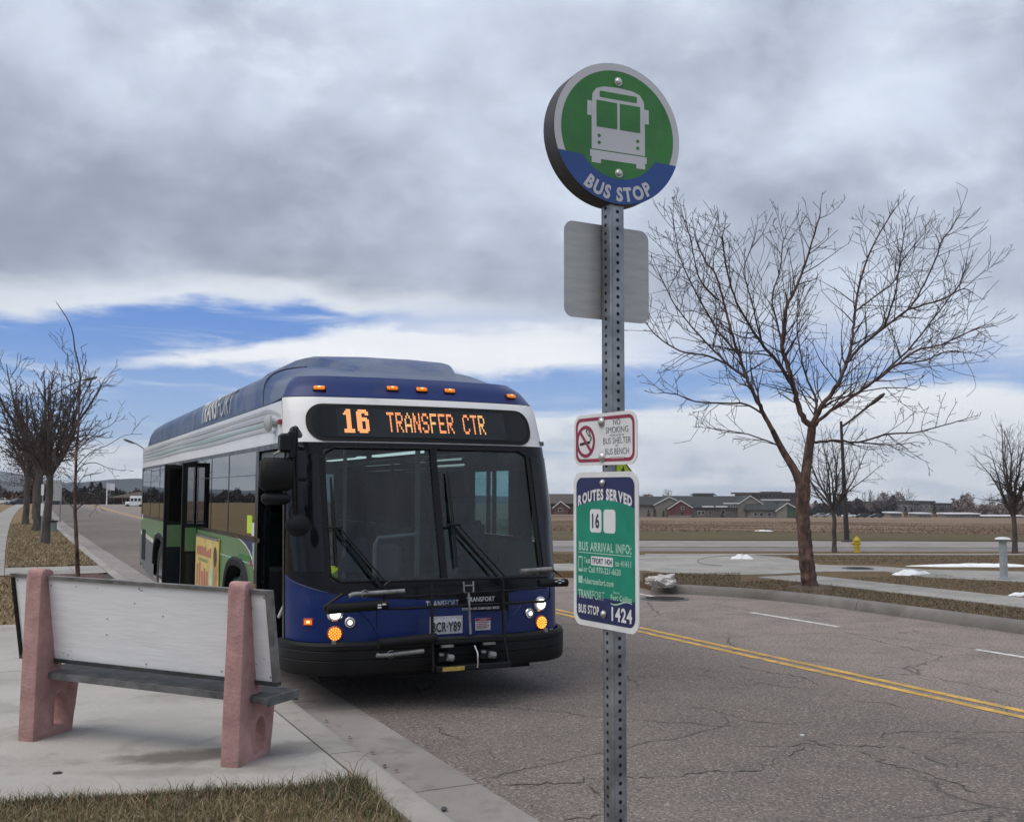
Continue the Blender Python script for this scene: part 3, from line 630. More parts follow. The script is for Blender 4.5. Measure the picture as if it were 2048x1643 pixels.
# ------------------------------------------------------------------ hills
def hill(name, r0, prof, seed, base, depth=500, rough=.12):
    rnd = random.Random(seed); ph = [rnd.uniform(0, 6.28) for _ in range(12)]
    rows = [[], [], [], []]
    a = prof[0][0]
    while a <= prof[-1][0]:
        hgt = interp(prof, a) * r0; k = sum(math.sin(a * f_ * 1.7 + ph[i]) / (1 + i * .7) for i, f_ in enumerate((.3, .7, 1.3, 2.1, 3.7, 6.1, 9.)))
        hgt *= 1 + rough * k * .5
        for i, (dr_, q) in enumerate(((0, 0), (depth * .45, .55 + .1 * math.sin(a * 3 + ph[8])), (depth, 1.), (depth * 1.8, .25))):
            r = r0 + dr_; rows[i].append((r * math.sin(R(a)), r * math.cos(R(a)), base + q * hgt))
        a += .4
    MB().grid(rows, flip=True).build(name, M['hill'], smooth=60, kind='structure')
hill('hills', 2400, [(-115, .004), (-100, .008), (-85, .010), (-70, .011), (-55, .010), (-42, .0095), (-36, .0085), (-31, .011), (-27, .0235), (-25.0, .019), (-23.5, .018), (-21.5, .0215), (-19.5, .025), (-17, .0235), (-12, .018), (-6, .010), (2, .004)], 4, -26, rough=.05)
hill('far_mountains', 5200, [(-120, .003), (-95, .012), (-80, .016), (-66, .017), (-52, .014), (-42, .013), (-36, .0115), (-31, .014), (-27, .027), (-25.3, .0285), (-24, .022), (-22, .016), (-18, .01), (-10, .004)], 9, -55, 900, .07)
# ------------------------------------------------------------------ bus
bus = thing('transit_bus', 'blue, white and green city bus at the kerb, front door open and lamps lit', 'bus', (BO.x, BO.y, 0), -YAW)
BL = 12.9; HW = 1.295
YF = [(.25, .03), (.56, .0), (.95, .02), (1.07, .05), (2.25, .38), (2.32, .42), (2.62, .54), (2.70, .60), (2.85, .74), (2.92, .85), (3.0, 1.0)]
WZ = [(0, 1.295), (2.29, 1.294), (2.675, 1.274), (2.71, 1.265), (2.85, 1.19), (2.92, 1.12), (3.0, 1.0)]
def cdep(z): return max(.20, .52 - interp(YF, z) - .10)
def yfront(x, z):
    w = interp(WZ, z); ax = min(abs(x), w); xf = w - .295
    if ax <= xf: return interp(YF, z) + .10 * (ax / 1.0) ** 2
    ph = math.asin(min(1, (ax - xf) / (w - xf))); return interp(YF, z) + .10 * xf ** 2 + cdep(z) * (1 - math.cos(ph)) + .05 * math.sin(ph)
def PF(u, z, off=0.):                       # u -1..1 across the whole front including corners; off < 0 stands proud
    w = interp(WZ, z); xf = w - .295; a = abs(u); sg = 1 if u >= 0 else -1
    if a <= .78: x = a / .78 * xf; nx, ny = .2 * x, -1
    else:
        ph = (a - .78) / .22 * math.pi / 2; x = xf + (w - xf) * math.sin(ph); nx, ny = math.sin(ph), -max(.02, math.cos(ph))
    y = yfront(x, z); l = math.hypot(nx, ny)
    return (sg * (x - off * nx / l), y - off * ny / l * 1, z)
US = [-1 + .22 * i / 8 for i in range(8)] + [-.78 + 1.56 * i / 20 for i in range(21)] + [.78 + .22 * (i + 1) / 8 for i in range(8)]
def fband(z0, z1, nz=4, off=0., us=US):     # z0, z1: numbers or functions of u
    f0 = z0 if callable(z0) else (lambda u: z0); f1 = z1 if callable(z1) else (lambda u: z1)
    return MB().grid([[PF(u, f0(u) + (f1(u) - f0(u)) * j / nz, off) for u in us] for j in range(nz + 1)])
def rcol(x, x0, x1, z0, z1, r):             # z range of a rounded rectangle at x
    def cut(d): return r - math.sqrt(max(0, r * r - (r - d) ** 2)) if d < r else 0
    c = max(cut(x - x0), cut(x1 - x)); return z0 + c, z1 - c
def cols(x0, x1, r, n=20, m=7):
    e = [x0 + r * (1 - math.cos(math.pi / 2 * i / m)) for i in range(m)]; mid = [x0 + r + (x1 - x0 - 2 * r) * i / n for i in range(n + 1)]
    return e + mid + [x1 + x0 - q for q in reversed(e)]
def fpatch(x0, x1, z0, z1, r, off, nz=3, mb=None, mi=0):
    cs = cols(x0, x1, r); rows = []
    for j in range(nz + 1):
        row = []
        for x in cs:
            a, b = rcol(x, x0, x1, z0, z1, r); z = a + (b - a) * j / nz; row.append((x, yfront(x, z) + off, z))
        rows.append(row)
    return (mb or MB()).grid(rows, mi)
# front mask with the windscreen opening
WSX0, WSX1, WSZ0, WSZ1, WSR = -1.075, 1.075, 1.075, 2.235, .09
def zblue(u):
    a = abs(u); x = a / .78
    return .905 + .075 * min(1, x) ** 2 + (.14 * ((a - .78) / .22) ** 1.2 if a > .78 else 0)
panel = fband(.575, zblue, 4).build('front_panel', M['blue'], bus, smooth=40)
zt = 2.285
mb = MB(); mb.grid([[PF(u, zblue(u) + (1.30 - zblue(u)) * j / 3 if False else zblue(u) + (zt - zblue(u)) * j / 6) for u in US if u <= -.775] for j in range(7)])
mb.grid([[PF(u, zblue(u) + (zt - zblue(u)) * j / 6) for u in US if u >= .775] for j in range(7)])
cs = [-1.0 + .001] + [x for x in cols(WSX0, WSX1, WSR, 24) if -.999 < x < .999] + [1.0 - .001]
for lo in (True, False):
    rows = []
    for j in range(3):
        row = []
        for x in cs:
            a, b = rcol(x, WSX0, WSX1, WSZ0, WSZ1, WSR); zb = .905 + .075 * min(1, abs(x)) ** 2
            z = zb + (a - zb) * j / 2 if lo else b + (zt - b) * j / 2
            row.append((x, yfront(x, z), z))
        rows.append(row)
    mb.grid(rows)
mb.build('front_mask', M['black'], bus, smooth=40)
# windscreen: two panes, divider, rubber frame
for x0, x1 in ((WSX0, -.028), (.028, WSX1)):
    fpatch(x0 if x0 < 0 and x0 > -1.0 else max(x0, -.998), min(x1, .998), WSZ0, WSZ1, .03, .012).build('windscreen', M['glass_front'], bus, smooth=40)
mb = MB(); mb.grid([[(x, yfront(x, WSZ0 - .01 + 1.17 * j / 8) + (-.012 if 0 < i < 3 else .012), WSZ0 - .01 + 1.17 * j / 8) for i, x in enumerate((-.034, -.030, .030, .034))] for j in range(9)]); mb.build('windscreen_divider', M['black'], bus)
fr = []
xs_t = cols(WSX0, WSX1, WSR, 24); xs_t = [max(-.999, min(.999, x)) for x in xs_t]
loop = [(x, rcol(x, -1.0, 1.0, WSZ0, WSZ1, WSR)[1]) for x in xs_t] + [(x, rcol(x, -1.0, 1.0, WSZ0, WSZ1, WSR)[0]) for x in reversed(xs_t)]
MB().tube([(x, yfront(x, z) - .002, z) for x, z in loop + loop[:1]], .011, 6, cap=False).build('windscreen_rubber', M['rubber'], bus, smooth=60)
# corner glazing
for sg in (-1, 1):
    us = [sg * (.80 + .17 * i / 8) for i in range(9)]; us = us if sg > 0 else us[::-1]
    MB().grid([[PF(u, 1.16 + 1.02 * j / 6, -.005) for u in us] for j in range(7)]).build('corner_window', M['glass_sign2'], bus, smooth=40)
    MB().tube([PF(sg * (.79 + .2 * i / 8), zblue(sg * (.79 + .2 * i / 8)) + .004, -.004) for i in range(9)], .006, 6).build('corner_trim', M['blue'], bus, smooth=50)
# white brow, destination sign
fband(zt, 2.705, 5).build('front_brow', M['white'], bus, smooth=40)
DX0, DX1, DZ0, DZ1 = -1.125, 1.10, 2.295, 2.640
dest = fpatch(DX0, DX1, DZ0, DZ1, .155, -.010, 4).build('destination_sign', M['rubber'], bus, smooth=40)
fpatch(DX0 + .05, DX1 - .05, DZ0 + .035, DZ1 - .028, .12, -.016, 4).build('sign_glass', M['glass_sign2'], dest, smooth=40)
fpatch(-.86, .80, DZ0 + .042, DZ1 - .040, .012, -.020, 4).build('display_panel', M['glass_sign'], dest, smooth=40)
F5 = {'T': '11111 00100 00100 00100 00100 00100 00100', 'R': '11110 10001 10001 11110 10100 10010 10001', 'A': '00100 01010 10001 10001 11111 10001 10001', 'N': '10001 11001 11001 10101 10011 10011 10001',
      'S': '01110 10001 10000 01110 00001 10001 01110', 'F': '11111 10000 10000 11110 10000 10000 10000', 'E': '11111 10000 10000 11110 10000 10000 11111', 'C': '01110 10001 10000 10000 10000 10001 01110'}
F7 = {'1': '0011100 0111100 1111100 0011100 0011100 0011100 0011100 0011100 0011100 0011100 1111111 1111111', '6': '0111110 1111111 1110011 1110000 1111110 1111111 1110011 1110011 1110011 1110011 1111111 0111110'}
def led(ch, rows, x0, x1, z0, z1, mat, sub=2):
    rows = rows.split(); nr, nc = len(rows), len(rows[0]); cw = (x1 - x0) / nc; chh = (z1 - z0) / nr; mb = MB()
    for i, r in enumerate(rows):
        for j, b in enumerate(r):
            if b == '1':
                for k in range(sub):
                    za = z1 - (i + (k + 1) / sub - .10) * chh; zb = z1 - (i + k / sub + .10) * chh; xa = x0 + (j + .03) * cw; xb = x0 + (j + 1.02) * cw
                    y = [yfront(x_, z_) - .0225 for x_, z_ in ((xa, za), (xb, za), (xb, zb), (xa, zb))]
                    mb.add([(xa, y[0], za), (xb, y[1], za), (xb, y[2], zb), (xa, y[3], zb)], [(0, 1, 2, 3)])
    return mb.build('led_character', mat, dest)
led('1', F7['1'], -.800, -.706, 2.372, 2.592, M['led'], 1); led('6', F7['6'], -.682, -.574, 2.372, 2.590, M['led'], 1)
txt = 'TRANSFER CTR'; xa, xb = -.405, .590; pit = (xb - xa) / 12
for i, ch in enumerate(txt):
    if ch != ' ': led(ch, F5[ch], xa + i * pit, xa + i * pit + pit * .80, 2.385, 2.572, M['led_y'] if i in (2, 5, 11) else M['led'], 2)
# blue brow with marker lamps
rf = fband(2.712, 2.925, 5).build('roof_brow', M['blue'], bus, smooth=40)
for x in (-.965, -.288, 0, .288, .965):
    z = 2.80 - (.02 if abs(x) > .5 else 0); y = yfront(x, z); dyx = .2 * x if abs(x) < .9 else .35 * (1 if x > 0 else -1)
    Mx = Matrix.Translation((x, y, z)) @ Matrix.Rotation(math.atan(dyx), 4, 'Z') @ Matrix.Rotation(R(-42), 4, 'X')
    lm = MB().box(-.06, .06, -.012, .02, -.027, .027, 0, Mx, .006).build('marker_lamp', M['rubber'], bus)
    MB().box(-.052, .052, -.034, -.010, -.021, .021, 0, Mx, .008).build('lens', M['lamp_amber'], lm)
    MB().box(-.012, .012, -.036, -.033, -.006, .008, 0, Mx).build('bulb_glow', M['amber_dot'], lm)
# roof: cowl, raised hood, fairing along the tanks
def dome(x, zt_, half=1.22, zb=2.70, sh=.34):
    ax = abs(x)
    return zt_
def dome_ring(y, ztop, n=16, half=1.235, zb=2.695, pwr=4.6):
    pts = []
    for i in range(n * 2 + 1):
        a = math.pi * i / (2 * n); c, s_ = math.cos(a), math.sin(a)
        x = -half * (abs(c) ** (2 / pwr)) * (1 if c >= 0 else -1); z = zb + (ztop - zb) * abs(s_) ** (2 / pwr); pts.append((x, y, z))
    return pts
ys = [1.94 + .01] + [2.4, 3.5, 5.0, 6.58, 6.60, 8.0, 9.5, 11., 12.0, 12.35, 12.6]
zs = [3.135] * 8 + [3.135, 3.11, 3.03, 2.84]
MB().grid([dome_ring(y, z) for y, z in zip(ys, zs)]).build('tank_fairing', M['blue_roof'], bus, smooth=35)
rows = []
for k in range(9):                          # cowl: from the brow edge back to the fairing
    f = k / 8; y1 = 1.945; b = dome_ring(y1, 3.125)
    row = []
    for i, q in enumerate(b):
        u = -1 + 2 * i / (len(b) - 1); a = PF(u, 2.925) if abs(u) < .86 else None
        if a is None:
            zz = 2.71 + (2.925 - 2.71) * max(0, (1 - abs(u)) / .14); a = PF((1 if u > 0 else -1) * 1.0, zz); a = (a[0], a[1] - .0, zz)
        e = 1 - (1 - f) ** 2.3
        row.append((a[0] + (q[0] - a[0]) * f ** .8, a[1] + (q[1] - a[1]) * f, a[2] + (q[2] - a[2]) * e))
    rows.append(row)
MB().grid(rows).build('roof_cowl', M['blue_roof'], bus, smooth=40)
# raised air hood
rows = []
for k in range(15):
    f = k / 14; y = .92 + f * 3.9; q = min(1, f * 3.0); hw = .42 + .38 * q; zc = 2.925 + .325 * (1 - (1 - q) ** 2.2) - (.14 * sst(f, .72, 1.)); side = 2.90 + .20 * (1 - (1 - q) ** 2.3)
    rows.append([(-hw - .10, y, side), (-hw - .03, y, zc - .028 * q), (-hw + .05, y, zc), (-hw * .4, y, zc + .014), (hw * .4, y, zc + .014), (hw - .05, y, zc), (hw + .03, y, zc - .028 * q), (hw + .10, y, side)])
MB().grid(rows).build('roof_hood', M['blue_roof'], bus, smooth=26)
for y in (1.945, 6.59): mb = MB(); mb.grid([[(p[0] * 1.004, y + dy, p[2] + .004) for p in dome_ring(y, 3.135)] for dy in (-.016, .016)]); mb.build('fairing_seam', M['black'], bus)
for y in (3.86,): mb = MB(); mb.grid([[(p[0] * 1.003, y + dy, p[2] + .003) for p in dome_ring(y, 3.135)[:13]] for dy in (-.006, .006)])
mb.build('fairing_seam', M['black'], bus)
mb = MB().box(-1.245, 1.245, 1.0, 12.62, 2.672, 2.702); mb.build('roof_gutter', M['black'], bus)
# sides -------------------------------------------------------------
def arch(y, c, r, zc=.42, ztop=1.06):
    d = abs(y - c)
    if d >= r: return None
    return zc + (ztop - zc) * (1 - (d / r) ** 3.2) ** (1 / 2.4)
def sideband(x, y0, y1, z0, z1, n=None, arches=True):
    f0 = z0 if callable(z0) else (lambda y: z0); f1 = z1 if callable(z1) else (lambda y: z1)
    ysn = sorted(set([y0 + (y1 - y0) * i / (n or max(2, int((y1 - y0) / .12))) for i in range((n or max(2, int((y1 - y0) / .12))) + 1)] + [q for c_ in (2.86, 9.9) for q in (c_ - .72, c_ - .70, c_ - .66, c_ - .6, c_ + .6, c_ + .66, c_ + .70, c_ + .72) if y0 < q < y1]))
    mb = MB(); cur = []
    rows = [[], []]
    for y in ysn:
        a, b = f0(y), f1(y)
        if arches:
            for c_ in (2.86, 9.9):
                q = arch(y, c_, .71)
                if q is not None: a = max(a, q)
        b = max(a, b); rows[0].append((x, y, a)); rows[1].append((x, y, b))
    return mb.grid(rows, flip=(x > 0))
def gtop(y): return interp([(1.88, .98), (1.95, 1.08), (2.1, 1.195), (2.35, 1.275), (2.7, 1.33), (2.9, 1.345)], y)
def swoosh(y): return interp([(1.88, 1.10), (1.98, 1.16), (2.15, 1.235), (2.4, 1.30), (2.7, 1.342), (2.9, 1.345)], y)
def skirt(y): return interp([(10.6, .92), (12.9, 1.02)], y)
SB = .33
for x in (-HW, HW):
    ysp = [(1.9, 5.78), (7.14, BL)] if x < 0 else [(.55, BL)]
    for (y0, y1) in ysp:
        if y0 < 7 and x < 0:
            sideband(x, y0, y1, SB, lambda y: min(gtop(y), 1.345)).build('side_panel', M['green'], bus)
            sideband(x, y0, 2.9, gtop, lambda y: max(gtop(y), swoosh(y)), arches=False).build('white_swoosh', M['white'], bus)
            sideband(x, y0, 2.9, lambda y: max(gtop(y), swoosh(y)), 1.345, arches=False).build('front_corner_panel', M['s_navy'], bus)
        elif x < 0:
            sideband(x, y0, 10.62, SB, 1.345).build('side_panel', M['green'], bus)
            sideband(x, 10.62, y1, lambda y: skirt(y) + .075, 1.345).build('side_panel', M['green'], bus)
            sideband(x, 10.62, y1, skirt, lambda y: skirt(y) + .075).build('white_swoosh', M['white'], bus)
            sideband(x, 10.62, y1, lambda y: SB + .1 * max(0, (y - 11.2)) ** 1.3 * .8, skirt).build('rear_skirt', M['greyskirt'], bus)
        else: sideband(x, y0, y1, SB, 1.345).build('side_panel', M['green'], bus)
    ysn = [0] + [i / 20 for i in range(1, 21)]; mb = MB()
    mb.grid([[(x * (1 if j == 0 else .984), (.745 if j == 0 else .925) + (BL - (.745 if j == 0 else .925)) * f, 2.285 if j == 0 else 2.675) for f in ysn] for j in (0, 1)], flip=(x > 0)); mb.build('cove_panel', M['white'], bus)
    # window rails
    y0 = 1.78 if x < 0 else 1.05
    mb = MB(); sx = 1 if x < 0 else -1
    def rail(a, b, z0, z1): mb.box(min(x - .004 * sx, x + .05 * sx), max(x - .004 * sx, x + .05 * sx), a, b, z0, z1)
    rail(y0 - .1, 5.78 if x < 0 else BL, 1.345, 1.385); rail(.74, BL, 2.245, 2.286)
    if x < 0: rail(7.14, BL, 1.345, 1.385)
    posts = [(1.78, 1.93), (5.70, 5.80), (7.12, 7.24), (12.72, BL)] if x < 0 else [(.72, .78), (2.50, 2.64), (12.7, BL)]
    for a, b in posts: rail(a, b, .34 if (x < 0 and a < 8) else 1.35, 2.25)
    if x > 0: rail(.97, 1.30, 1.35, 2.25); rail(1.30, 2.5, 2.07, 2.25)
    mb.build('window_rail', M['black'], bus)
    panes = [(1.93, 3.42), (3.45, 4.62), (4.65, 5.70), (7.24, 8.58), (8.61, 9.98), (10.01, 11.35), (11.38, 12.72)] if x < 0 else [(.80, .97), (1.30, 1.43), (1.47, 1.86), (1.90, 2.02), (2.06, 2.46), (2.64, 4.0), (4.04, 5.4), (5.44, 6.8), (6.84, 8.2), (8.24, 9.6), (9.64, 11.), (11.04, 12.7)]
    for k, (a, b) in enumerate(panes):
        gm = M['glass_driver'] if (x > 0 and b < 2.6) else M['glass_side']
        w = MB().box(x - .003, x + .003, a, b, 1.387, 2.243).build('side_window', gm, bus)
        if x < 0: MB().box(x - .006, x - .003, a, b, 2.0, 2.008).box(x - .006, x - .003, b - .012, b + .03, 1.39, 2.24).build('window_seal', M['black'], w)
        else: MB().box(x - .02, x + .006, b - .01, b + .05, 1.39, 2.24).build('window_seal', M['black'], w)
# stripes on the kerb-side cove panel
def stripe(za, zb, y0, y1, mat, amp=.012, seed=0):
    rnd = random.Random(seed); rows = [[], []]; ph = rnd.uniform(0, 6)
    n = 50
    for i in range(n + 1):
        y = y0 + (y1 - y0) * i / n; fade = 1 if y > 1.6 else max(0, (y - .75) / .85)
        c = za + (zb - za) * min(1, (y - y0) / (y1 - y0)); t = (.016 + .004 * math.sin(y * 1.3 + ph)) * fade ** .6; c -= (1 - fade) ** 2 * .12 - amp * .25 * math.sin(y * .8 + ph)
        rows[0].append((-HW - .003, y, c - t)); rows[1].append((-HW - .003, y, c + t))
    MB().grid(rows).build('cove_stripe', mat, bus)
stripe(2.615, 2.60, .9, 12.8, M['stripe'], .008, 1); stripe(2.545, 2.535, .9, 12.8, M['stripe'], .012, 2); stripe(2.485, 2.47, 1.1, 12.8, M['stripe2'], .010, 3); stripe(2.43, 2.41, 1.1, 12.8, M['stripe'], .012, 4)
# seams, wheel arches, rear end
for c_ in (2.86, 9.9):
    pts = []
    for i in range(33):
        y = c_ - .70 + 1.40 * i / 32; q = arch(y, c_, .71) or .42; pts.append((y, q))
    mb = MB(); mb.grid([[(-HW - .02, y, q - .01) for y, q in pts], [(-HW - .03, c_ + (y - c_) * 1.06, .42 + (q - .42) * 1.09 if q > .43 else q) for y, q in pts], [(-HW, c_ + (y - c_) * 1.10, .42 + (q - .42) * 1.13 if q > .43 else q) for y, q in pts]])
    mb.grid([[(-HW - .02, y, q - .01) for y, q in pts], [(-HW + .14, y, q - .01) for y, q in pts]], flip=True); mb.build('wheel_arch', M['rubber'], bus, smooth=40)
    for sg in (-1, 1):
        cx = sg * (HW - .17); Mx = Matrix.Translation((cx, c_, .475)) @ Matrix.Rotation(R(90) * sg, 4, 'Y')
        w = MB().lathe([(.30, -.13), (.44, -.145), (.472, -.11), (.478, 0), (.472, .11), (.44, .145), (.30, .135)], 36, 0, Mx, False).build('wheel', M['tyre'], bus, smooth=40)
        MB().lathe([(.305, .13), (.28, .115), (.25, .05), (.13, .03), (.12, .09), (.0, .10)], 28, 0, Mx, False).build('rim', M['rim'], w, smooth=40)
        mb = MB()
        for k in range(10): a = math.pi * 2 * k / 10; mb.lathe([(.014, .04), (.014, .075), (.0, .08)], 6, 0, Mx @ Matrix.Translation((.185 * math.cos(a), .185 * math.sin(a), 0)), False)
        mb.build('wheel_nut', M['chrome'], w)
mb = MB().box(-HW + .5, HW - .5, .36, .42, .22, .40).box(-HW + .28, HW - .28, .42, 12.6, .20, .40); mb.build('underside_light_block', M['hole'], bus)  # black boxes added to block light and deepen the shadow under the bus
mb = MB(); mb.grid([[(-HW, BL, .42), (-HW, BL, 2.675)], [(-HW + .12, BL + .1, .42), (-HW + .12, BL + .1, 2.675)], [(HW - .12, BL + .1, .42), (HW - .12, BL + .1, 2.675)], [(HW, BL, .42), (HW, BL, 2.675)]]); mb.build('rear_panel', M['white'], bus)
MB().box(-HW - .006, -HW - .001, 12.02, 12.62, .56, 1.12).build('engine_grille', M['rubber'], bus)
mb = MB()
for (a, b, z0, z1) in ((1.9, 5.7, 1.115, 1.122), (7.3, 10.6, 1.115, 1.12)): mb.box(-HW - .003, -HW, a, b, z0, z1)
mb.build('panel_seam', M['s_pale'], bus)
MB().box(-HW - .006, -HW, 12.55, 12.72, 1.30, 1.40).build('sticker', M['s_white'], bus)
# advert board (plain colours and shapes only)
ad = MB().box(-HW - .028, -HW - .001, 3.90, 5.62, .56, 1.29, 0, None, .01).build('advert_board', M['ad'], bus)
mb = MB().box(-HW - .032, -HW - .027, 3.90, 5.62, 1.262, 1.29).box(-HW - .032, -HW - .027, 3.90, 5.62, .56, .585); mb.build('board_rail', M['silver'], ad)
rnd = random.Random(5); mb = MB()
for i in range(9): y = 5.50 - i * .128; hgt = rnd.uniform(.07, .12); mb.box(-HW - .030, -HW - .027, y - .10, y, 1.04, 1.04 + hgt)
for i in range(5): y = 5.48 - i * .19; hgt = rnd.uniform(.17, .30); mb.box(-HW - .030, -HW - .027, y - .13, y, .66, .66 + hgt)
mb.build('print_blocks', M['ad_pink'], ad); mb = MB()
mb.box(-HW - .030, -HW - .027, 4.62, 5.34, .965, 1.005); mb.build('print_line', M['ad_green'], ad)
MY = Matrix.Translation((-HW - .0285, 4.08, .83)) @ Matrix.Rotation(R(-90), 4, 'Y')
MB().prism([(p[0] * 1.75, p[1]) for p in circ(.15, 20)], -.001, .0015, 0, MY).build('print_shape', M['ad_skin'], ad)
MB().prism([(p[0] + .24, p[1]) for p in circ(.12, 20)], -.001, .002, 0, MY).build('print_shape', M['ad_dark'], ad)
MB().prism([(p[0] * 2.1 - .04, p[1] + .30) for p in circ(.07, 16)], -.001, .002, 0, MY).build('print_shape', M['s_pale'], ad)
# stickers, lamps on the side
MB().box(-HW - .007, -HW - .003, 2.05, 2.30, 1.42, 1.60).build('sticker', M['fluor'], bus); MB().box(-HW - .007, -HW - .003, 1.94, 2.05, 1.40, 1.53).build('sticker', M['s_white'], bus)
MB().box(-HW - .007, -HW - .001, 1.91, 2.0, 1.12, 1.33).build('sticker', M['stripe2'], bus)
st = MB().box(-HW - .006, -HW - .001, 2.12, 2.75, 1.135, 1.19).build('small_print', M['s_green'], bus); MB().box(-HW - .006, -HW - .001, 1.98, 2.12, 1.10, 1.16).build('red_print', M['s_red'], bus)
lm = MB().box(-HW - .03, -HW, 1.98, 2.10, .86, .93, 0, None, .012).build('side_turn_lamp', M['rubber'], bus); MB().box(-HW - .036, -HW - .029, 1.99, 2.09, .868, .922).build('lens', M['amber_lit'], lm)
MB().lathe([(.045, 0), (.05, .02), (.03, .05), (0, .055)], 14, 0, Matrix.Translation((-HW - .002, 1.96, .72)) @ Matrix.Rotation(R(-90), 4, 'Y')).build('side_lamp', M['headlamp'], bus)
lm = MB().lathe([(.03, 0), (.035, .05), (.075, .055), (.085, .08), (.05, .11), (0, .115)], 16, 0, Matrix.Translation((-HW + .01, 1.07, 2.475)) @ Matrix.Rotation(R(-90), 4, 'Y')).build('speaker_horn', M['stripe'], bus, smooth=50)
MB().box(-HW - .02, -HW + .02, .84, .92, 2.455, 2.50, 0, None, .008).build('side_marker', M['s_red'], bus)
letters(bus, '112', -HW - .004, 1.40, 2.47, .22, .10, M['stripe'], .01, M=Matrix.Translation((-HW - .004, 1.40, 2.47)) @ Matrix.Rotation(R(-90), 4, 'Z') @ Matrix.Rotation(R(90), 4, 'X'))
# name along the tank fairing
def onfair(x, y, z):
    yy = 4.80 - x * .9; zz = 2.892 + y
    half = 1.235; a = max(0, min(.995, (zz - 2.695) / (3.135 - 2.695))); sx = half * (1 - a ** 4.6) ** (1 / 4.6)
    return (-sx - .02, yy, zz)
for body, yc, w, mat in (('TRANS', -.55, 1.36, M['trim']), ('FORT', .76, 1.12, M['stripe'])):
    me = text_mesh(body, w, .30, .02 if body == 'TRANS' else .0, 3, fn=lambda x, y, z, yc=yc: onfair(x + yc, y, z), mat=mat, fine=.05); inst('lettering', me, bus)
# front door opening, open leaves folded inwards
mb = MB(); mb.add([(-HW - .006 + dx, y, z) for z, y0_ in ((.30, .525), (2.25, .665)) for dx, y in ((0, y0_), (.06, y0_), (.06, y0_ + .06), (0, y0_ + .06))], [(0, 3, 2, 1), (4, 5, 6, 7), (0, 1, 5, 4), (1, 2, 6, 5), (2, 3, 7, 6), (3, 0, 4, 7)]); mb.box(-HW - .006, -HW + .06, .68, 1.90, 2.235, 2.287); mb.build('door_frame', M['black'], bus)
MB().box(-HW + .02, -HW + .03, .58, 1.76, 2.08, 2.22).build('door_header', M['int_grey'], bus)
for y, a in ((.62, 1), (1.70, -1)):
    dl = MB().box(-HW + .05, -HW + .48, y - .02, y + .02, .42, 2.10).build('door', M['black'], bus)
    MB().box(-HW + .10, -HW + .43, y - .024, y + .024, .62, 2.0).build('door_glass', M['glass_side'], dl)
MB().tube([(-HW + .12, .72, 1.02), (-HW + .10, 1.22, .68)], .017, 8).build('grab_rail', M['s_white'], bus); MB().tube([(-HW + .02, .585, .5), (-HW + .02, .585, 2.05)], .014, 8).build('grab_rail', M['stripe'], bus)
MB().box(-HW + .02, -.5, .60, 1.75, .34, .38).build('step', M['int_dark'], bus)
# rear door: two outward leaves
for y, ow in ((5.92, .16), (7.10, .25)):
    dl = MB().box(-HW - ow, -HW + .30, y - .02, y + .02, .40, 2.22).build('rear_door_leaf', M['rubber'], bus)
    MB().box(-HW - ow + .05, -HW + .25, y - .026, y - .019, 1.41, 2.16).build('door_glass', M['glass_side'], dl); MB().box(-HW - ow + .05, -HW + .25, y - .026, y - .019, .46, 1.02).build('lower_glass', M['glass_sign'], dl)
    MB().box(-HW - ow + .03, -HW + .28, y - .027, y - .018, 1.05, 1.36).build('door_band', M['green'], dl)
    MB().box(-HW - ow - .018, -HW - ow, y - .035, y + .035, .40, 2.22).build('edge_seal', M['rubber'], dl)
# bumper
mb = MB(); prof = [(.575, -.03), (.578, -.085), (.555, -.105), (.52, -.105), (.515, -.095), (.505, -.105), (.44, -.105), (.435, -.095), (.425, -.105), (.35, -.10), (.315, -.085), (.30, -.04)]
def PB(u, z, o):
    p = PF(u, .56, o * (1 - .55 * max(0, (abs(u) - .78) / .22))); return (p[0], p[1], z)
mb.grid([[PB(u, z, o) for u in US] for z, o in reversed(prof)]); mb.build('bumper', M['rubber'], bus, smooth=30)
mb = MB()
for x in (-1.0, .985): y = yfront(x, .6); mb.box(x - .014, x + .014, y - .10, y - .06, .57, .60)
mb.build('bumper_bolt', M['silver'], bus)
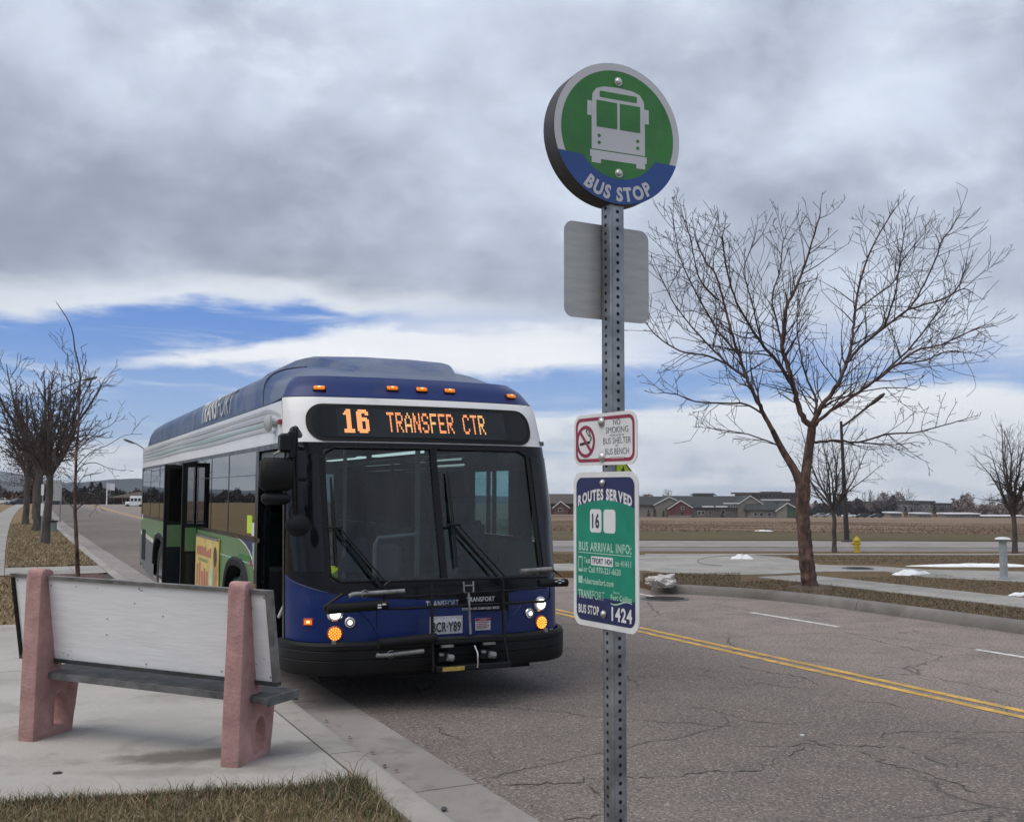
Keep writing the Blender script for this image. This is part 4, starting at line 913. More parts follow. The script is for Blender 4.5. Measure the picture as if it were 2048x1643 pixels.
# lamps on the front
def flamp(name, x, z, r, mat, prof=None, bez=M['chrome'], parent=None, tilt=0):
    Mx = Matrix.Translation((x, yfront(x, z) + .004, z)) @ Matrix.Rotation(math.atan(.2 * x), 4, 'Z') @ Matrix.Rotation(R(90), 4, 'X')
    b = MB().lathe([(r * 1.18, 0), (r * 1.2, .012), (r * 1.02, .02), (r * .98, .012)], 28, 0, Mx, False).build(name, bez, bus, smooth=50)
    MB().lathe([(r, .008), (r * .95, .016), (r * .6, .025), (0, .03)], 28, 0, Mx, False).build('lens', mat, b, smooth=50); return b, Mx
for sx in (-1, 1):
    b, Mx = flamp('headlamp', sx * .968, .815, .058, M['fog']); MB().lathe([(.044, .03), (.038, .036), (0, .04)], 20, 0, Mx, False).build('bulb', M['headlamp'], b)
    b, Mx = flamp('fog_lamp', sx * .845, .738, .042, M['fog']); MB().lathe([(.018, .03), (.012, .034), (0, .036)], 14, 0, Mx, False).build('bulb', M['headlamp'], b); MB().lathe([(.026, .029), (.034, .029)], 20, 0, Mx, False).build('reflector_ring', M['rubber'], b)
    b, Mx = flamp('turn_signal', sx * .970, .648, .056, M['lamp_amber'], bez=M['s_red'])
    mb = MB()
    for ring, k in ((.048, 14), (.031, 9), (.013, 4)):
        for i in range(k): a = 6.283 * i / k; mb.lathe([(.0062, .02), (.0062, .034), (0, .035)], 6, 0, Mx @ Matrix.Translation((ring * math.cos(a), ring * math.sin(a), 0)), False)
    mb.build('bulb_cluster', M['amber_lit'], b)
Mx = Matrix.Translation(PF(-.865, .742, -.008)) @ Matrix.Rotation(R(-33), 4, 'Z')
lm = MB().box(-.045, .045, -.006, .01, -.032, .032, 0, Mx, .004).build('corner_lamp', M['s_red'], bus); MB().box(-.034, .034, -.012, -.005, -.022, .022, 0, Mx).build('lens', M['lamp_amber'], lm); MB().box(-.012, .016, -.014, -.011, -.008, .012, 0, Mx).build('bulb_glow', M['amber_dot'], lm)
for x in (-.62, .62): MB().box(x - .002, x + .002, yfront(x, .74) - .003, yfront(x, .74) + .01, .58, .90).build('panel_seam', M['black'], bus)
# curved crease lines in the blue panel
for sx in (-1, 1): MB().tube([(sx * x, yfront(x, z) - .002, z) for x, z in ((.60, .59), (.63, .66), (.68, .74), (.75, .81), (.83, .86), (.93, .885))], .005, 6).build('panel_crease', M['blue'], bus, smooth=60)
RX = Matrix.Rotation(R(90), 4, 'X')
def fplate(name, x, z, w, h, mat, d=.008, off=-.004, parent=None):
    return MB().box(x - w / 2, x + w / 2, yfront(x, z) + off - d, yfront(x, z) + off, z - h / 2, z + h / 2).build(name, mat, parent or bus)
def ftext(parent, body, x, z, w, h, mat, bold=.01, off=-.0135):
    letters(parent, body, 0, 0, 0, w, h, mat, bold, M=Matrix.Translation((x, yfront(x, z) + off, z)) @ RX)
ftext(bus, 'TRANS', -.098, .868, .175, .055, M['s_grey'], .02, -.004); ftext(bus, 'FORT', .060, .868, .125, .055, M['stripe'], -.003, -.004)
np_ = fplate('notice_plate', .36, .862, .50, .155, M['black']); ftext(np_, 'TRANSFORT', .335, .892, .27, .042, M['s_grey'], .02); ftext(np_, 'IS NOT RESPONSIBLE FOR', .335, .845, .34, .017, M['s_text'], .0); ftext(np_, 'STOLEN OR DAMAGED BIKES', .335, .812, .36, .022, M['s_grey'], .02)
st = fplate('warning_sticker', .355, .672, .145, .105, M['s_grey']); fplate('sticker_header', .355, .712, .145, .024, M['s_red'], .002, -.0125, st); ftext(st, 'CAUTION', .355, .712, .07, .011, M['s_grey'], .02, -.0155)
mb = MB()
for k in range(4): z = .690 - k * .016; mb.box(.295, .415 - .02 * (k % 2), yfront(.35, z) - .0135, yfront(.35, z) - .012, z - .004, z + .003)
mb.build('fine_print', M['s_red'], st)
pl = fplate('number_plate', .0, .683, .305, .152, M['s_grey']); fplate('plate_sky', .0, .735, .285, .036, M['s_green'], .002, -.0125, pl)
mb = MB(); mt = [(-.142, .0), (-.12, .02), (-.10, .012), (-.07, .03), (-.045, .016), (-.01, .02), (.02, .036), (.05, .02), (.08, .03), (.11, .012), (.142, .018)]
pts = [(x, z + .714) for x, z in mt] + [(.142, .70), (-.142, .70)]
mb.add([(x, yfront(0, .7) - .0155, z) for x, z in pts[::-1]], [tuple(range(len(pts)))]); mb.build('plate_mountains', M['s_white'], pl)
ftext(pl, 'BCR·Y89', .0, .668, .270, .088, M['s_black'], .02, -.0165)
# wipers
def wiper(x0, z0, x1, z1, xb, zb):
    f = lambda x, z, o: (x, yfront(x, z) - o, z)
    w = MB().tube([f(x0, z0, .03), f((x0 + x1) / 2, (z0 + z1) / 2, .04), f(x1, z1, .03)], [.008, .016, .012], 6).build('wiper', M['rubber'], bus)
    xm, zm = x1 + (x0 - x1) * .42, z1 + (z0 - z1) * .42
    MB().tube([f(xm, zm, .055), f(xb, zb, .05)], [.010, .013], 6).tube([f(xm + .05, zm, .055), f(xb + .06, zb + .02, .05)], .008, 6).build('wiper_arm', M['rubber'], w)
    MB().tube([f(xm - .07, zm + .01, .05), f(xm + .07, zm + .015, .05)], .012, 6).build('wiper_yoke', M['rubber'], w)
wiper(-.955, 1.97, -.95, 1.20, -.60, 1.04); wiper(.115, 2.03, .12, 1.18, .56, 1.02)
# kerb-side mirrors
mr = MB().tube([(-1.20, .52, 2.34), (-1.31, .22, 2.38), (-1.36, .10, 2.36), (-1.36, .08, 2.30)], .028, 8).tube([(-1.36, .08, 2.36), (-1.355, .08, 2.05), (-1.33, .10, 1.62)], .017, 8).tube([(-1.325, .11, 2.36), (-1.32, .11, 2.05), (-1.30, .12, 1.62)], .015, 8).tube([(-1.34, .09, 1.95), (-1.20, .30, 1.95)], .018, 8).tube([(-1.34, .09, 2.22), (-1.20, .40, 2.22)], .022, 8).build('mirror_bracket', M['blackmetal'], bus, smooth=50)
mb = MB().box(-1.475, -1.375, .03, .16, 2.17, 2.33, 0, None, .02); mb.box(-1.40, -1.34, .05, .12, 2.12, 2.35, 0, None, .01); mb.build('bracket_box', M['blackmetal'], mr)
mi = MB().box(-1.63, -1.36, .02, .15, 1.845, 2.125, 0, None, .035).build('mirror', M['rubber'], bus, smooth=60); MB().box(-1.61, -1.375, .03, .15, 1.735, 1.838, 0, None, .03).build('lower_mirror', M['rubber'], mi, smooth=60); MB().box(-1.595, -1.40, .148, .156, 1.88, 2.09).build('mirror_glass', M['chrome'], mi); MB().tube([(-1.52, .08, 2.12), (-1.52, .08, 2.15), (-1.43, .09, 2.20)], .012, 6).build('mirror_pivot', M['silver'], mi)
mb = MB(); Mx = Matrix.Translation((-1.305, .09, 1.565)) @ Matrix.Rotation(R(90), 4, 'X') @ Matrix.Scale(1.12, 4, (1, 0, 0))
mb.lathe([(.0, .075), (.05, .068), (.085, .04), (.098, .0), (.09, -.02)], 20, 0, Mx); mb.build('convex_mirror', M['rubber'], bus, smooth=50)
MB().tube([(-1.36, .06, 1.74), (-1.385, .06, 1.68), (-1.37, .08, 1.62)], .008, 6).build('mirror_cable', M['rubber'], bus)
# bicycle rack folded up on the front
rk = MB(); yr = -.16
def rt(pts, r=.013, n=8): rk.tube(pts, r, n)
rt([(-.62, yr, .90), (-.60, yr, .865), (-.50, yr, .862), (.88, yr, .865), (.935, yr, .90), (.94, yr, 1.04), (.90, yr, 1.085), (-.57, yr, 1.095), (-.62, yr, 1.06), (-.62, yr, .90)], .0125)
rt([(-.195, yr - .02, 1.085), (-.205, yr - .02, 1.04), (-.205, yr - .05, .55), (-.20, yr - .07, .33)], .015); rt([(.445, yr - .02, 1.085), (.46, yr - .02, 1.04), (.46, yr - .05, .57), (.50, yr - .07, .34)], .015)
rt([(-.57, yr, .955), (.90, yr, .985)], .008); rt([(-1.12, yr, .865), (-1.13, yr, .90), (-.98, yr, 1.0)], .016)
rack = rk.build('bike_rack', M['blackmetal'], bus, smooth=50)
def rod(name, pts, r, mat, n=10): return MB().tube(pts, r, n).build(name, mat, rack, smooth=50)
rod('wheel_tray', [(-1.12, yr - .03, .885), (-.60, yr - .03, .905)], .042, M['rubber']); rod('wheel_tray', [(-.70, yr - .10, .592), (-.19, yr - .10, .615)], .042, M['rubber']); rod('wheel_tray', [(.80, yr - .05, 1.035), (1.085, yr - .05, 1.03)], .036, M['rubber'])
rod('support_arm', [(-.93, yr - .02, .985), (-.90, yr - .02, .998), (-.45, yr - .02, 1.01)], .019, M['silver']); rod('support_arm', [(.62, yr - .05, 1.145), (.93, yr - .05, 1.155)], .022, M['silver']); rod('support_arm', [(-.72, yr - .12, .505), (-.68, yr - .12, .498), (-.31, yr - .12, .515)], .018, M['silver'])
for x, z, y in ((-.80, .998, yr - .02), (-.60, .505, yr - .12)): MB().lathe([(.030, -.01), (.034, 0), (.030, .01)], 14, 0, Matrix.Translation((x, y - .01, z)) @ RX, False).build('hook_ring', M['silver'], rack)
rod('tray_link', [(.93, yr - .05, 1.155), (1.08, yr - .06, 1.05), (.88, yr - .05, 1.045)], .012, M['blackmetal'])
mb = MB()
for x, z in ((-.70, .90), (-.70, .88), (-.66, .905)): mb.box(x, x + .03, yr - .078, yr - .07, z, z + .012)
for x, z in ((.945, 1.045), (.98, 1.055), (.98, 1.03), (1.01, 1.045)): mb.box(x, x + .024, yr - .095, yr - .084, z, z + .009)
mb.build('tray_reflector', M['s_white'], rack)
rod('latch_handle', [(.09, yr - .02, 1.07), (.09, yr - .03, .985), (.10, yr - .03, .975), (.17, yr - .03, .975), (.18, yr - .03, .985), (.18, yr - .02, 1.07)], .0075, M['silver']); rod('latch_bar', [(.09, yr - .025, 1.035), (.18, yr - .025, 1.035)], .006, M['silver']); rod('latch_rod', [(.135, yr - .03, .97), (.145, yr - .05, .62)], .010, M['silver']); rod('latch_strap', [(.16, yr - .10, .53), (.18, yr - .12, .47), (.185, yr - .12, .38), (.18, yr - .12, .345)], .009, M['chrome'])
MB().box(-.19, .50, yr - .12, yr + .06, .325, .375, 0, None, .008).build('pivot_plate', M['blackmetal'], rack); MB().box(-.14, .06, yr - .127, yr - .12, .333, .367).build('yellow_label', pbr('label_yellow', (.42, .30, .06), .6, var=.2, vscale=30), rack)
MB().box(-.20, .47, yr - .06, yr + .05, .545, .60, 0, None, .01).build('pivot_bar', M['blackmetal'], rack)
for x in (-.09, .30):
    MB().tube([(x, yr - .10, .445), (x + .055, yr - .10, .435)], .030, 12).build('pivot_drum', M['silver'], rack); MB().box(x - .07, x + .04, yr - .08, yr + .04, .40, .49, 0, None, .01).build('pivot_block', M['blackmetal'], rack); MB().box(x - .05, x + .06, yr - .10, yr - .06, .528, .545).build('bright_clip', M['silver'], rack); MB().box(x - .065, x - .03, yr - .10, yr - .07, .46, .48).build('bright_clip', M['silver'], rack)
# inside
MB().box(-HW + .04, HW - .04, .62, 12.8, .38, .42).build('floor', M['int_dark'], bus); MB().box(-HW + .03, HW - .03, .62, 12.8, 2.30, 2.34).build('ceiling', M['int_grey'], bus); MB().box(-HW + .03, HW - .03, 12.7, 12.75, .4, 2.3).build('rear_bulkhead', M['int_grey'], bus)
mb = MB(); mb.grid([[(x, yfront(x, 1.06) + .03, 1.03) for x in (-1.05, -.5, 0, .5, 1.05)], [(x, .55, 1.07) for x in (-1.05, -.5, 0, .5, 1.05)], [(x, .75, 1.0) for x in (-1.05, -.5, 0, .5, 1.05)], [(x, .75, .5) for x in (-1.05, -.5, 0, .5, 1.05)]]); mb.build('dashboard', M['int_dark'], bus)
MB().box(.25, .29, 1.5, 1.55, .42, 2.3).box(-.40, -.37, 1.9, 1.94, .42, 2.3).build('stanchion', M['stripe'], bus)
sw = MB().lathe([(.24, -.012), (.252, 0), (.24, .012), (.228, 0), (.24, -.012)], 28, 0, Matrix.Translation((.66, .92, 1.16)) @ Matrix.Rotation(R(-28), 4, 'X'), False).build('steering_wheel', M['rubber'], bus)
MB().box(.42, .98, 1.36, 1.52, .85, 1.55, 0, None, .06).box(.42, .98, .95, 1.42, .78, .92, 0, None, .05).box(.55, .85, 1.38, 1.48, 1.55, 1.78, 0, None, .04).build('driver_seat', M['seat'], bus)
MB().box(-.42, -.20, .62, .86, .95, 1.36, 0, None, .03).build('farebox', M['int_grey'], bus); MB().tube([(-.45, .66, 1.05), (-.45, .66, 1.36), (-.42, .66, 1.42), (-.05, .66, 1.45)], .018, 8).build('grab_rail', M['stripe'], bus); MB().box(.14, .34, .46, .56, 1.09, 1.27, 0, Matrix.Rotation(R(-6), 4, 'X')).build('notice_card', M['int_grey'], bus)
mb = MB(); mb.add([(-.80, .80, 1.10), (-.48, .80, 1.10), (-.48, .82, 1.42), (-.58, .82, 1.42)], [(0, 1, 2, 3)]); mb.build('modesty_panel', M['seat'], bus)
seat_me = MB().box(-.22, .22, 0, .42, .40, .50, 0, None, .03).box(-.22, .22, .36, .46, .45, 1.05, 0, None, .03).mesh('seat', M['seat'])
for y in (2.6, 3.4, 4.2, 7.6, 8.4, 9.2, 10., 10.8, 11.6):
    for x in (-1.0, -.5, .5, 1.0):
        if 5.6 < y < 7.2 and x < 0: continue
        inst('passenger_seat', seat_me, bus, (x, y, .40))
for x in (-.62, .62):
    for y in (2.4, 4.6, 7.2): MB().box(x - .04, x + .04, y, y + 1.7, 2.275, 2.30).build('ceiling_lamp', M['ceil_light'], bus)
MB().tube([(-.55, 1.0, 2.18), (-.55, 12, 2.18)], .016, 6).tube([(.55, 1.8, 2.18), (.55, 12, 2.18)], .016, 6).build('hand_rail', M['stripe'], bus)
MB().box(-1.0, -.93, yfront(-.97, 1.12) + .02, yfront(-.97, 1.12) + .024, 1.10, 1.21).build('inspection_sticker', M['fluor'], bus)
# ------------------------------------------------------------------ bus stop sign
PX, PY = .298, 3.10; PZ0 = .13
stop = thing('bus_stop_sign', 'round green and blue BUS STOP sign with route plates on a perforated square steel post', 'sign', (PX, PY, PZ0))
vd = Vector((PX, PY, 0)).normalized(); rd = Vector((vd.y, -vd.x, 0)); a = R(35)
nR = (-vd * math.cos(a) + rd * math.sin(a)); nL = (-vd * math.sin(a) - rd * math.cos(a))
def frame(n, off, z, ang=None, lat=0.):          # matrix with +z along n, +y up, standing off the post axis
    up = Vector((0, 0, 1)); r = up.cross(n).normalized(); return Matrix(((r.x, up.x, n.x, n.x * off + r.x * lat), (r.y, up.y, n.y, n.y * off + r.y * lat), (r.z, up.z, n.z, z - PZ0), (0, 0, 0, 1)))
A = .0254; HP = 2.95
mb = MB(); pts = rrect(2 * A, 2 * A, .006, 3); rotM = Matrix.Rotation(math.atan2(nR.y, nR.x), 4, 'Z')
mb.prism([(rotM @ Vector((p[0], p[1], 0)))[:2] for p in pts], -.35, HP, 0)
post = mb.build('post', M['steel'], stop, smooth=35)
mb = MB(); k = 0; z = -.30
while z < HP - .02:
    for n in (nR, nL, -nR, -nL):
        Mx = frame(n, A + .0004, z + PZ0 + (.0127 if n in (nL, -nL) else 0)); mb.add([Mx @ Vector((p[0], p[1], 0)) for p in circ(.0058, 10)], [tuple(range(10))])
    z += .0254
mb.build('hole', M['hole'], post, kind='stuff')
for n, y0 in ((nR, .0), (nL, .0)):
    Mx = frame(n, A + .0005, 1.6); mb = MB(); mb.box(-.0195, -.0185, -1.7, 1.28, 0, .0006, 0, Mx); mb.build('rolled_edge', M['steel'], post)
def plate(name, poly, z0, z1, mat, M_, back=None): return MB().prism(poly, z0, z1).build(name, mat, stop, M=M_, smooth=30)
def bolt(parent, x, y, z, r=.010):
    Mx = Matrix.Translation((x, y, z)); b = MB().lathe([(r * 1.25, 0), (r * 1.25, .0016), (r, .0018), (r * .95, .005), (r * .6, .008), (0, .0088)], 16, 0, Mx, False).build('bolt', M['bolt'], parent, smooth=50); return b
def art(parent, name, poly, z, mat): # flat print on a plate
    if 'symbol' in name and parent.name.startswith('round'): poly = [(p[0] * 1.09, p[1] * 1.05 + .020) for p in poly]
    tr = tessellate_polygon([[Vector((p[0], p[1], 0)) for p in poly]]); vs = [(p[0], p[1], z) for p in poly]; fs = []
    for t in tr:
        A_, B_, C_ = (Vector(vs[i]) for i in t); fs.append(t if (B_ - A_).cross(C_ - A_).z > 0 else t[::-1])
    return MB().add(vs, fs).build(name, mat, parent)
# the disc: two faces on a deep rim
DZ = PD(1236, 268, 3.07).z; RD = .2135; aD = R(29.5)
nD = (-vd * math.cos(aD) + rd * math.sin(aD))
D = frame(nD, 0.0, DZ, lat=.001); hd = .035
disc = MB().lathe([(RD - .004, -hd), (RD, -hd + .002), (RD, hd - .002), (RD - .003, hd)], 72).build('round_sign', M['rim_grey'], stop, M=D, smooth=40)
zf = hd + .0006
art(disc, 'sign_face', circ(RD - .001, 72), zf, M['s_grey']); art(disc, 'green_field', circ(.190, 72), zf + .0006, M['s_green'])
bl = [(RD - .001) * Vector((math.cos(R(a_)), math.sin(R(a_)))) for a_ in range(200, 341, 4)]
inn = [.150 * Vector((math.cos(R(a_)), math.sin(R(a_)))) + Vector((0, .012)) for a_ in range(327, 212, -5)]
art(disc, 'blue_band', [(p.x, p.y) for p in bl] + [(p.x, p.y) for p in inn], zf + .0012, M['s_blue'])
def arc(body, th0, rad, h, spread, mat, parent, z, inside=True, bold=.025, cy_=0., wid=None):
    fn = lambda x, y, zz: ((rad + (y if not inside else -y)) * math.sin(x / rad), cy_ + ((rad + y) * math.cos(x / rad) if not inside else -(rad - y) * math.cos(x / rad)), z) if not inside else ((rad - y) * math.sin(x / rad), cy_ - (rad - y) * math.cos(x / rad), z)
    me = text_mesh(body, spread, h, bold, 3, fn=fn, mat=mat); return inst('lettering', me, parent)
arc('BUS STOP', 0, .1835, .044, .228, M['s_grey'], disc, zf + .0018, True, .045)
IZ = zf + .0012
body = [(-.083, -.073), (.083, -.073), (.083, .05), (.080, .085), (.068, .102), (.045, .110), (0, .113), (-.045, .110), (-.068, .102), (-.080, .085), (-.083, .05)]
art(disc, 'bus_symbol', body, IZ, M['s_grey'])
art(disc, 'bus_symbol_bumper', [(-.088, -.095), (-.083, -.095), (-.083, -.112), (-.055, -.112), (-.055, -.100), (.055, -.100), (.055, -.112), (.083, -.112), (.083, -.095), (.088, -.095), (.088, -.076), (-.088, -.076)], IZ, M['s_grey'])
for x0, x1, y0, y1 in ((-.068, -.004, -.008, .068), (.004, .068, -.008, .068), (-.058, .058, .078, .096)): art(disc, 'symbol_window', rrect(x1 - x0, y1 - y0, .002, 2, (x0 + x1) / 2, (y0 + y1) / 2), IZ + .0006, M['s_green'])
for sx in (-1, 1):
    art(disc, 'symbol_mirror', [(p[0], p[1]) for p in rrect(.014, .042, .002, 2, sx * .089, .042)], IZ, M['s_grey'])
    for y in (-.033, -.053): art(disc, 'symbol_lamp', circ(.005, 16, sx * .060, y), IZ + .0006, M['s_green'])
bolt(disc, 0, .158, zf + .001, .0105); bolt(disc, 0, -.120, zf + .001, .0105)
# plate seen from behind
Bm = frame(-nR, A + .002, PD(1213, 545, 3.12).z); bk = MB().prism(rrect(.305, .285, .03, 6), 0, .003).build('back_plate', M['alu'], stop, M=Bm)
bolt(bk, 0, .1, .003); bolt(bk, 0, -.1, .003)
# lower plates face the pavement
aP = R(36.5); nP = (-vd * math.sin(aP) - rd * math.cos(aP))
Pm = frame(nP, A + .004, PD(1217, 1100, 3.07).z, lat=-.004); PW, PH = .318, .452
rp = MB().prism(rrect(PW, PH, .036, 7), -.0015, .0015).build('route_plate', M['s_white'], stop, M=Pm)
zt_ = .0021; tealh = .208
art(rp, 'navy_panel', rrect(PW - .032, PH - .032, .027, 7), zt_, M['s_navy'])
w2 = PW / 2 - .016; yb = -PH / 2 + .016 + .072; pts = [(-w2, yb), (w2, yb)] + [(w2 - 2 * w2 * i / 20, PH / 2 - .104 + .022 * (1 - ((i - 10) / 10) ** 2)) for i in range(21)]
art(rp, 'teal_panel', pts, zt_ + .0005, M['s_teal'])
L3 = zt_ + .0010
def arctop(body, yc, sag, w, h, mat, bold=.05):
    fn = lambda x, y, z: (x, y * (1 + .10 * (1 - (2 * x / w) ** 2)) + yc + sag * (1 - (2 * x / w) ** 2), L3); inst('lettering', text_chars(body, w, h, bold, fn, mat), rp)
arctop('ROUTES SERVED', .1405, .020, .266, .031, M['s_white'], .05)
for x in (-.038, .030): art(rp, 'route_box', rrect(.058, .068, .011, 5, x - .004, .083), L3, M['s_white'])
letters(rp, '16', -.042, .083, L3 + .0005, .036, .044, M['s_navy'], .03)
letters(rp, 'BUS ARRIVAL INFO:', 0, .007, L3, .258, .027, M['s_pale'], .03); art(rp, 'rule', [(-.132, -.013), (.128, -.013), (.128, -.0105), (-.132, -.0105)], L3, M['s_pale'])
art(rp, 'phone_symbol', rrect(.022, .046, .003, 2, -.121, -.046), L3, M['s_pale']); art(rp, 'phone_screen', rrect(.015, .031, .001, 1, -.121, -.044), L3 + .0005, M['s_teal'])
letters(rp, 'Text', -.086, -.034, L3, .034, .017, M['s_pale'], .03); art(rp, 'code_box', rrect(.108, .026, .002, 2, -.012, -.0335), L3, M['s_white']); letters(rp, 'TFORT 1424', -.012, -.0335, L3 + .0005, .098, .0165, M['s_navy'], .03); letters(rp, 'to 41411', .090, -.0345, L3, .074, .0185, M['s_pale'], .03)
letters(rp, 'or Call 970-221-6620', -.013, -.060, L3, .184, .0185, M['s_pale'], .03)
art(rp, 'globe_symbol', rrect(.022, .022, .003, 2, -.121, -.092), L3, M['s_pale']); letters(rp, 'ridetransfort.com', -.030, -.094, L3, .150, .0185, M['s_pale'], .03)
letters(rp, 'TRANS', -.098, -.1335, L3, .068, .025, M['s_pale'], .03); letters(rp, 'FORT', -.030, -.1335, L3, .060, .025, M['s_pale'], -.004)
letters(rp, 'City of', .058, -.119, L3, .030, .008, M['s_pale'], .03); letters(rp, 'Fort Collins', .080, -.132, L3, .098, .0165, M['s_pale'], .03)
wv = [(.030 + .10 * i / 12, -.146 - .006 * math.sin(i / 12 * 5.2 + .6)) for i in range(13)]; art(rp, 'wave_symbol', [(x, y - .002) for x, y in wv] + [(x, y + .002 * math.sin(math.pi * i / 12) + .0005) for i, (x, y) in list(enumerate(wv))[::-1]], L3, M['s_pale'])
letters(rp, 'BUS STOP', -.079, -.1775, L3, .104, .026, M['s_white'], .03); letters(rp, '1424', .082, -.1785, L3, .096, .040, M['s_white'], .03)
bolt(rp, -.006, .194, L3, .0085); bolt(rp, -.004, -.184, L3, .0095)
Nm = frame(nP, A + .004, PD(1217, 877, 3.07).z, lat=-.004); NW, NH = .310, .152
ns = MB().prism(rrect(NW, NH, .034, 7), -.0015, .0015).build('no_smoking_plate', M['s_white'], stop, M=Nm)
o_, i_ = rrect(NW - .020, NH - .020, .026, 7), rrect(NW - .040, NH - .040, .018, 7)
MB().ring(o_, i_, .0018, .0021).build('red_border', M['s_red'], ns)
MB().ring(circ(.048, 40, -.094, -.004), circ(.038, 40, -.094, -.004), .0018, .0026).build('prohibition_ring', M['s_red'], ns)
art(ns, 'prohibition_bar', [(-.1275, .024), (-.1205, .031), (-.0605, -.032), (-.0675, -.039)], .0030, M['s_red'])
art(ns, 'cigarette_symbol', [(-.124, -.016), (-.070, -.010), (-.070, -.002), (-.124, -.008)], .0022, M['s_black'])
MB().tube([(-.068, -.002, .0022), (-.064, .008, .0022), (-.078, .014, .0022), (-.090, .026, .0022), (-.084, .034, .0022), (-.076, .028, .0022), (-.070, .014, .0022)], .0022, 4).build('smoke_symbol', M['s_black'], ns)
for body, y, w, h, mat, b in (('NO', .047, .034, .017, M['s_text'], .005), ('SMOKING', .025, .108, .018, M['s_text'], .0), ('WITHIN 20 FEET OF', .009, .07, .006, M['s_text'], 0), ('BUS SHELTER', -.006, .132, .018, M['s_text'], -.002), ('OR', -.021, .014, .006, M['s_text'], 0), ('BUS BENCH', -.037, .112, .018, M['s_text'], -.002)): letters(ns, body, .062, y, .0022, w, h, mat, b)
mb = MB(); mb.box(.03, .10, -.054, -.0525, .002, .0022).box(.035, .095, -.058, -.057, .002, .0022); mb.build('fine_print', M['s_grey'], ns)
bolt(ns, -.012, .050, .0022, .0125); bolt(ns, -.010, -.052, .0022, .0125)
# small fluorescent plate on the roadway face, mostly hidden
Fm = frame(nR, A + .003, PD(1255, 985, 3.1).z, lat=.010); fp = MB().prism([(-.02, -.09), (.037, -.09), (.037, .058), (.004, .092), (-.02, .092)], -.001, .001).build('small_yellow_plate', M['fluor'], stop, M=Fm)
MB().tube([(.037, -.09, .001), (.037, .058, .001), (.004, .092, .001)], .0022, 5).build('plate_border', M['s_black'], fp); art(fp, 'black_symbol', [(-.016, .045), (.012, .050), (.004, .078)], .0014, M['s_black'])
# ------------------------------------------------------------------ bench
bl0, br0 = PG(49.5, 1482, .15), PG(458, 1534, .15)
bx = (br0 - bl0); blen = bx.length; bx.normalize(); by = Vector((-bx.y, bx.x, 0)); bc = (bl0 + br0) / 2
bench = thing('bus_bench', 'weathered white board bench on two pink concrete ends, seen from behind', 'bench', (bc.x, bc.y, .15), math.atan2(bx.y, bx.x))
def extrude(outer, holes, x0, x1, mb=None):             # (y, z) outline with holes, run along x
    mb = mb or MB(); loops = [[Vector((p[0], p[1], 0)) for p in lp] for lp in [outer] + holes]; flatp = [p for lp in loops for p in lp]; n = len(flatp)
    vs = [(x0, p.x, p.y) for p in flatp] + [(x1, p.x, p.y) for p in flatp]; fs = []
    for t in tessellate_polygon(loops):
        A_, B_, C_ = (flatp[i] for i in t); t = t if (B_ - A_).cross(C_ - A_).z > 0 else t[::-1]
        fs += [tuple(i + n for i in t), t[::-1]]
    o = 0
    for k, lp in enumerate(loops):
        m_ = len(lp); ar = sum(lp[i].x * lp[(i + 1) % m_].y - lp[(i + 1) % m_].x * lp[i].y for i in range(m_)); ccw = (ar > 0) == (k == 0)
        for i in range(m_):
            a_, b_ = o + i, o + (i + 1) % m_; fs.append((a_, b_, b_ + n, a_ + n) if ccw else (b_, a_, a_ + n, b_ + n))
        o += m_
    return mb.add(vs, fs)
import bmesh
def wear(o, cuts=3, amp=.006, bevel=.012, seed=1):       # soften and chip the edges of a cast piece
    bm = bmesh.new(); bm.from_mesh(o.data); bmesh.ops.remove_doubles(bm, verts=bm.verts, dist=1e-5)
    sharp = [e for e in bm.edges if len(e.link_faces) == 2 and e.calc_face_angle(0) > R(38)]
    bmesh.ops.bevel(bm, geom=sharp, offset=bevel, segments=2, affect='EDGES', profile=.6)
    bmesh.ops.triangulate(bm, faces=[f for f in bm.faces if len(f.verts) > 4])
    for _ in range(cuts): bmesh.ops.subdivide_edges(bm, edges=[e for e in bm.edges if e.calc_length() > .045], cuts=1, use_grid_fill=True)
    from mathutils import noise as mn
    for v in bm.verts: v.co += v.normal * amp * (mn.noise(v.co * 11 + Vector((seed, 0, 0))) + .6 * mn.noise(v.co * 34))
    bm.normal_update(); bm.to_mesh(o.data); bm.free(); o.data.polygons.foreach_set('use_smooth', [True] * len(o.data.polygons)); o.data.set_sharp_from_angle(angle=R(40)); o.data.update()
HB = 1.145
outl = [(0, -.03), (.41, -.03), (.44, .15), (.475, .385), (.29, .39), (.258, .50), (.205, .80), (.155, 1.085), (.13, 1.13), (.095, HB), (.05, HB), (.018, 1.13), (.008, 1.09)]
ah = [(.215, .05), (.335, .05), (.335, .20)] + [(.275 + .06 * math.cos(a_), .20 + .075 * math.sin(a_)) for a_ in [math.pi * i / 8 for i in range(1, 8)]] + [(.215, .20)]
for i, x in enumerate((-blen / 2, blen / 2)):
    e = extrude(outl, [ah], -.062, .062).build('concrete_end', M['bench_conc'], bench); wear(e, 2, .004, .016, i); e.location = (x, 0, 0); e.rotation_euler = (0, 0, R(8))
def tilt(z): return .205 - (z - .50) * .115 / .6         # panel face leans back towards the viewer
def panel_box(mb, x0, x1, z0, z1, d0, d1):
    pts = [(x, tilt(z) + d, z) for z in (z0, z1) for (x, d) in ((x0, d0), (x1, d0), (x1, d1), (x0, d1))]
    return mb.add(pts, [(0, 3, 2, 1), (4, 5, 6, 7), (0, 1, 5, 4), (1, 2, 6, 5), (2, 3, 7, 6), (3, 0, 4, 7)])
bench.rotation_euler = (0, R(1.), math.atan2(bx.y, bx.x))
XL, XR = -blen / 2 - .29, blen / 2 + .20
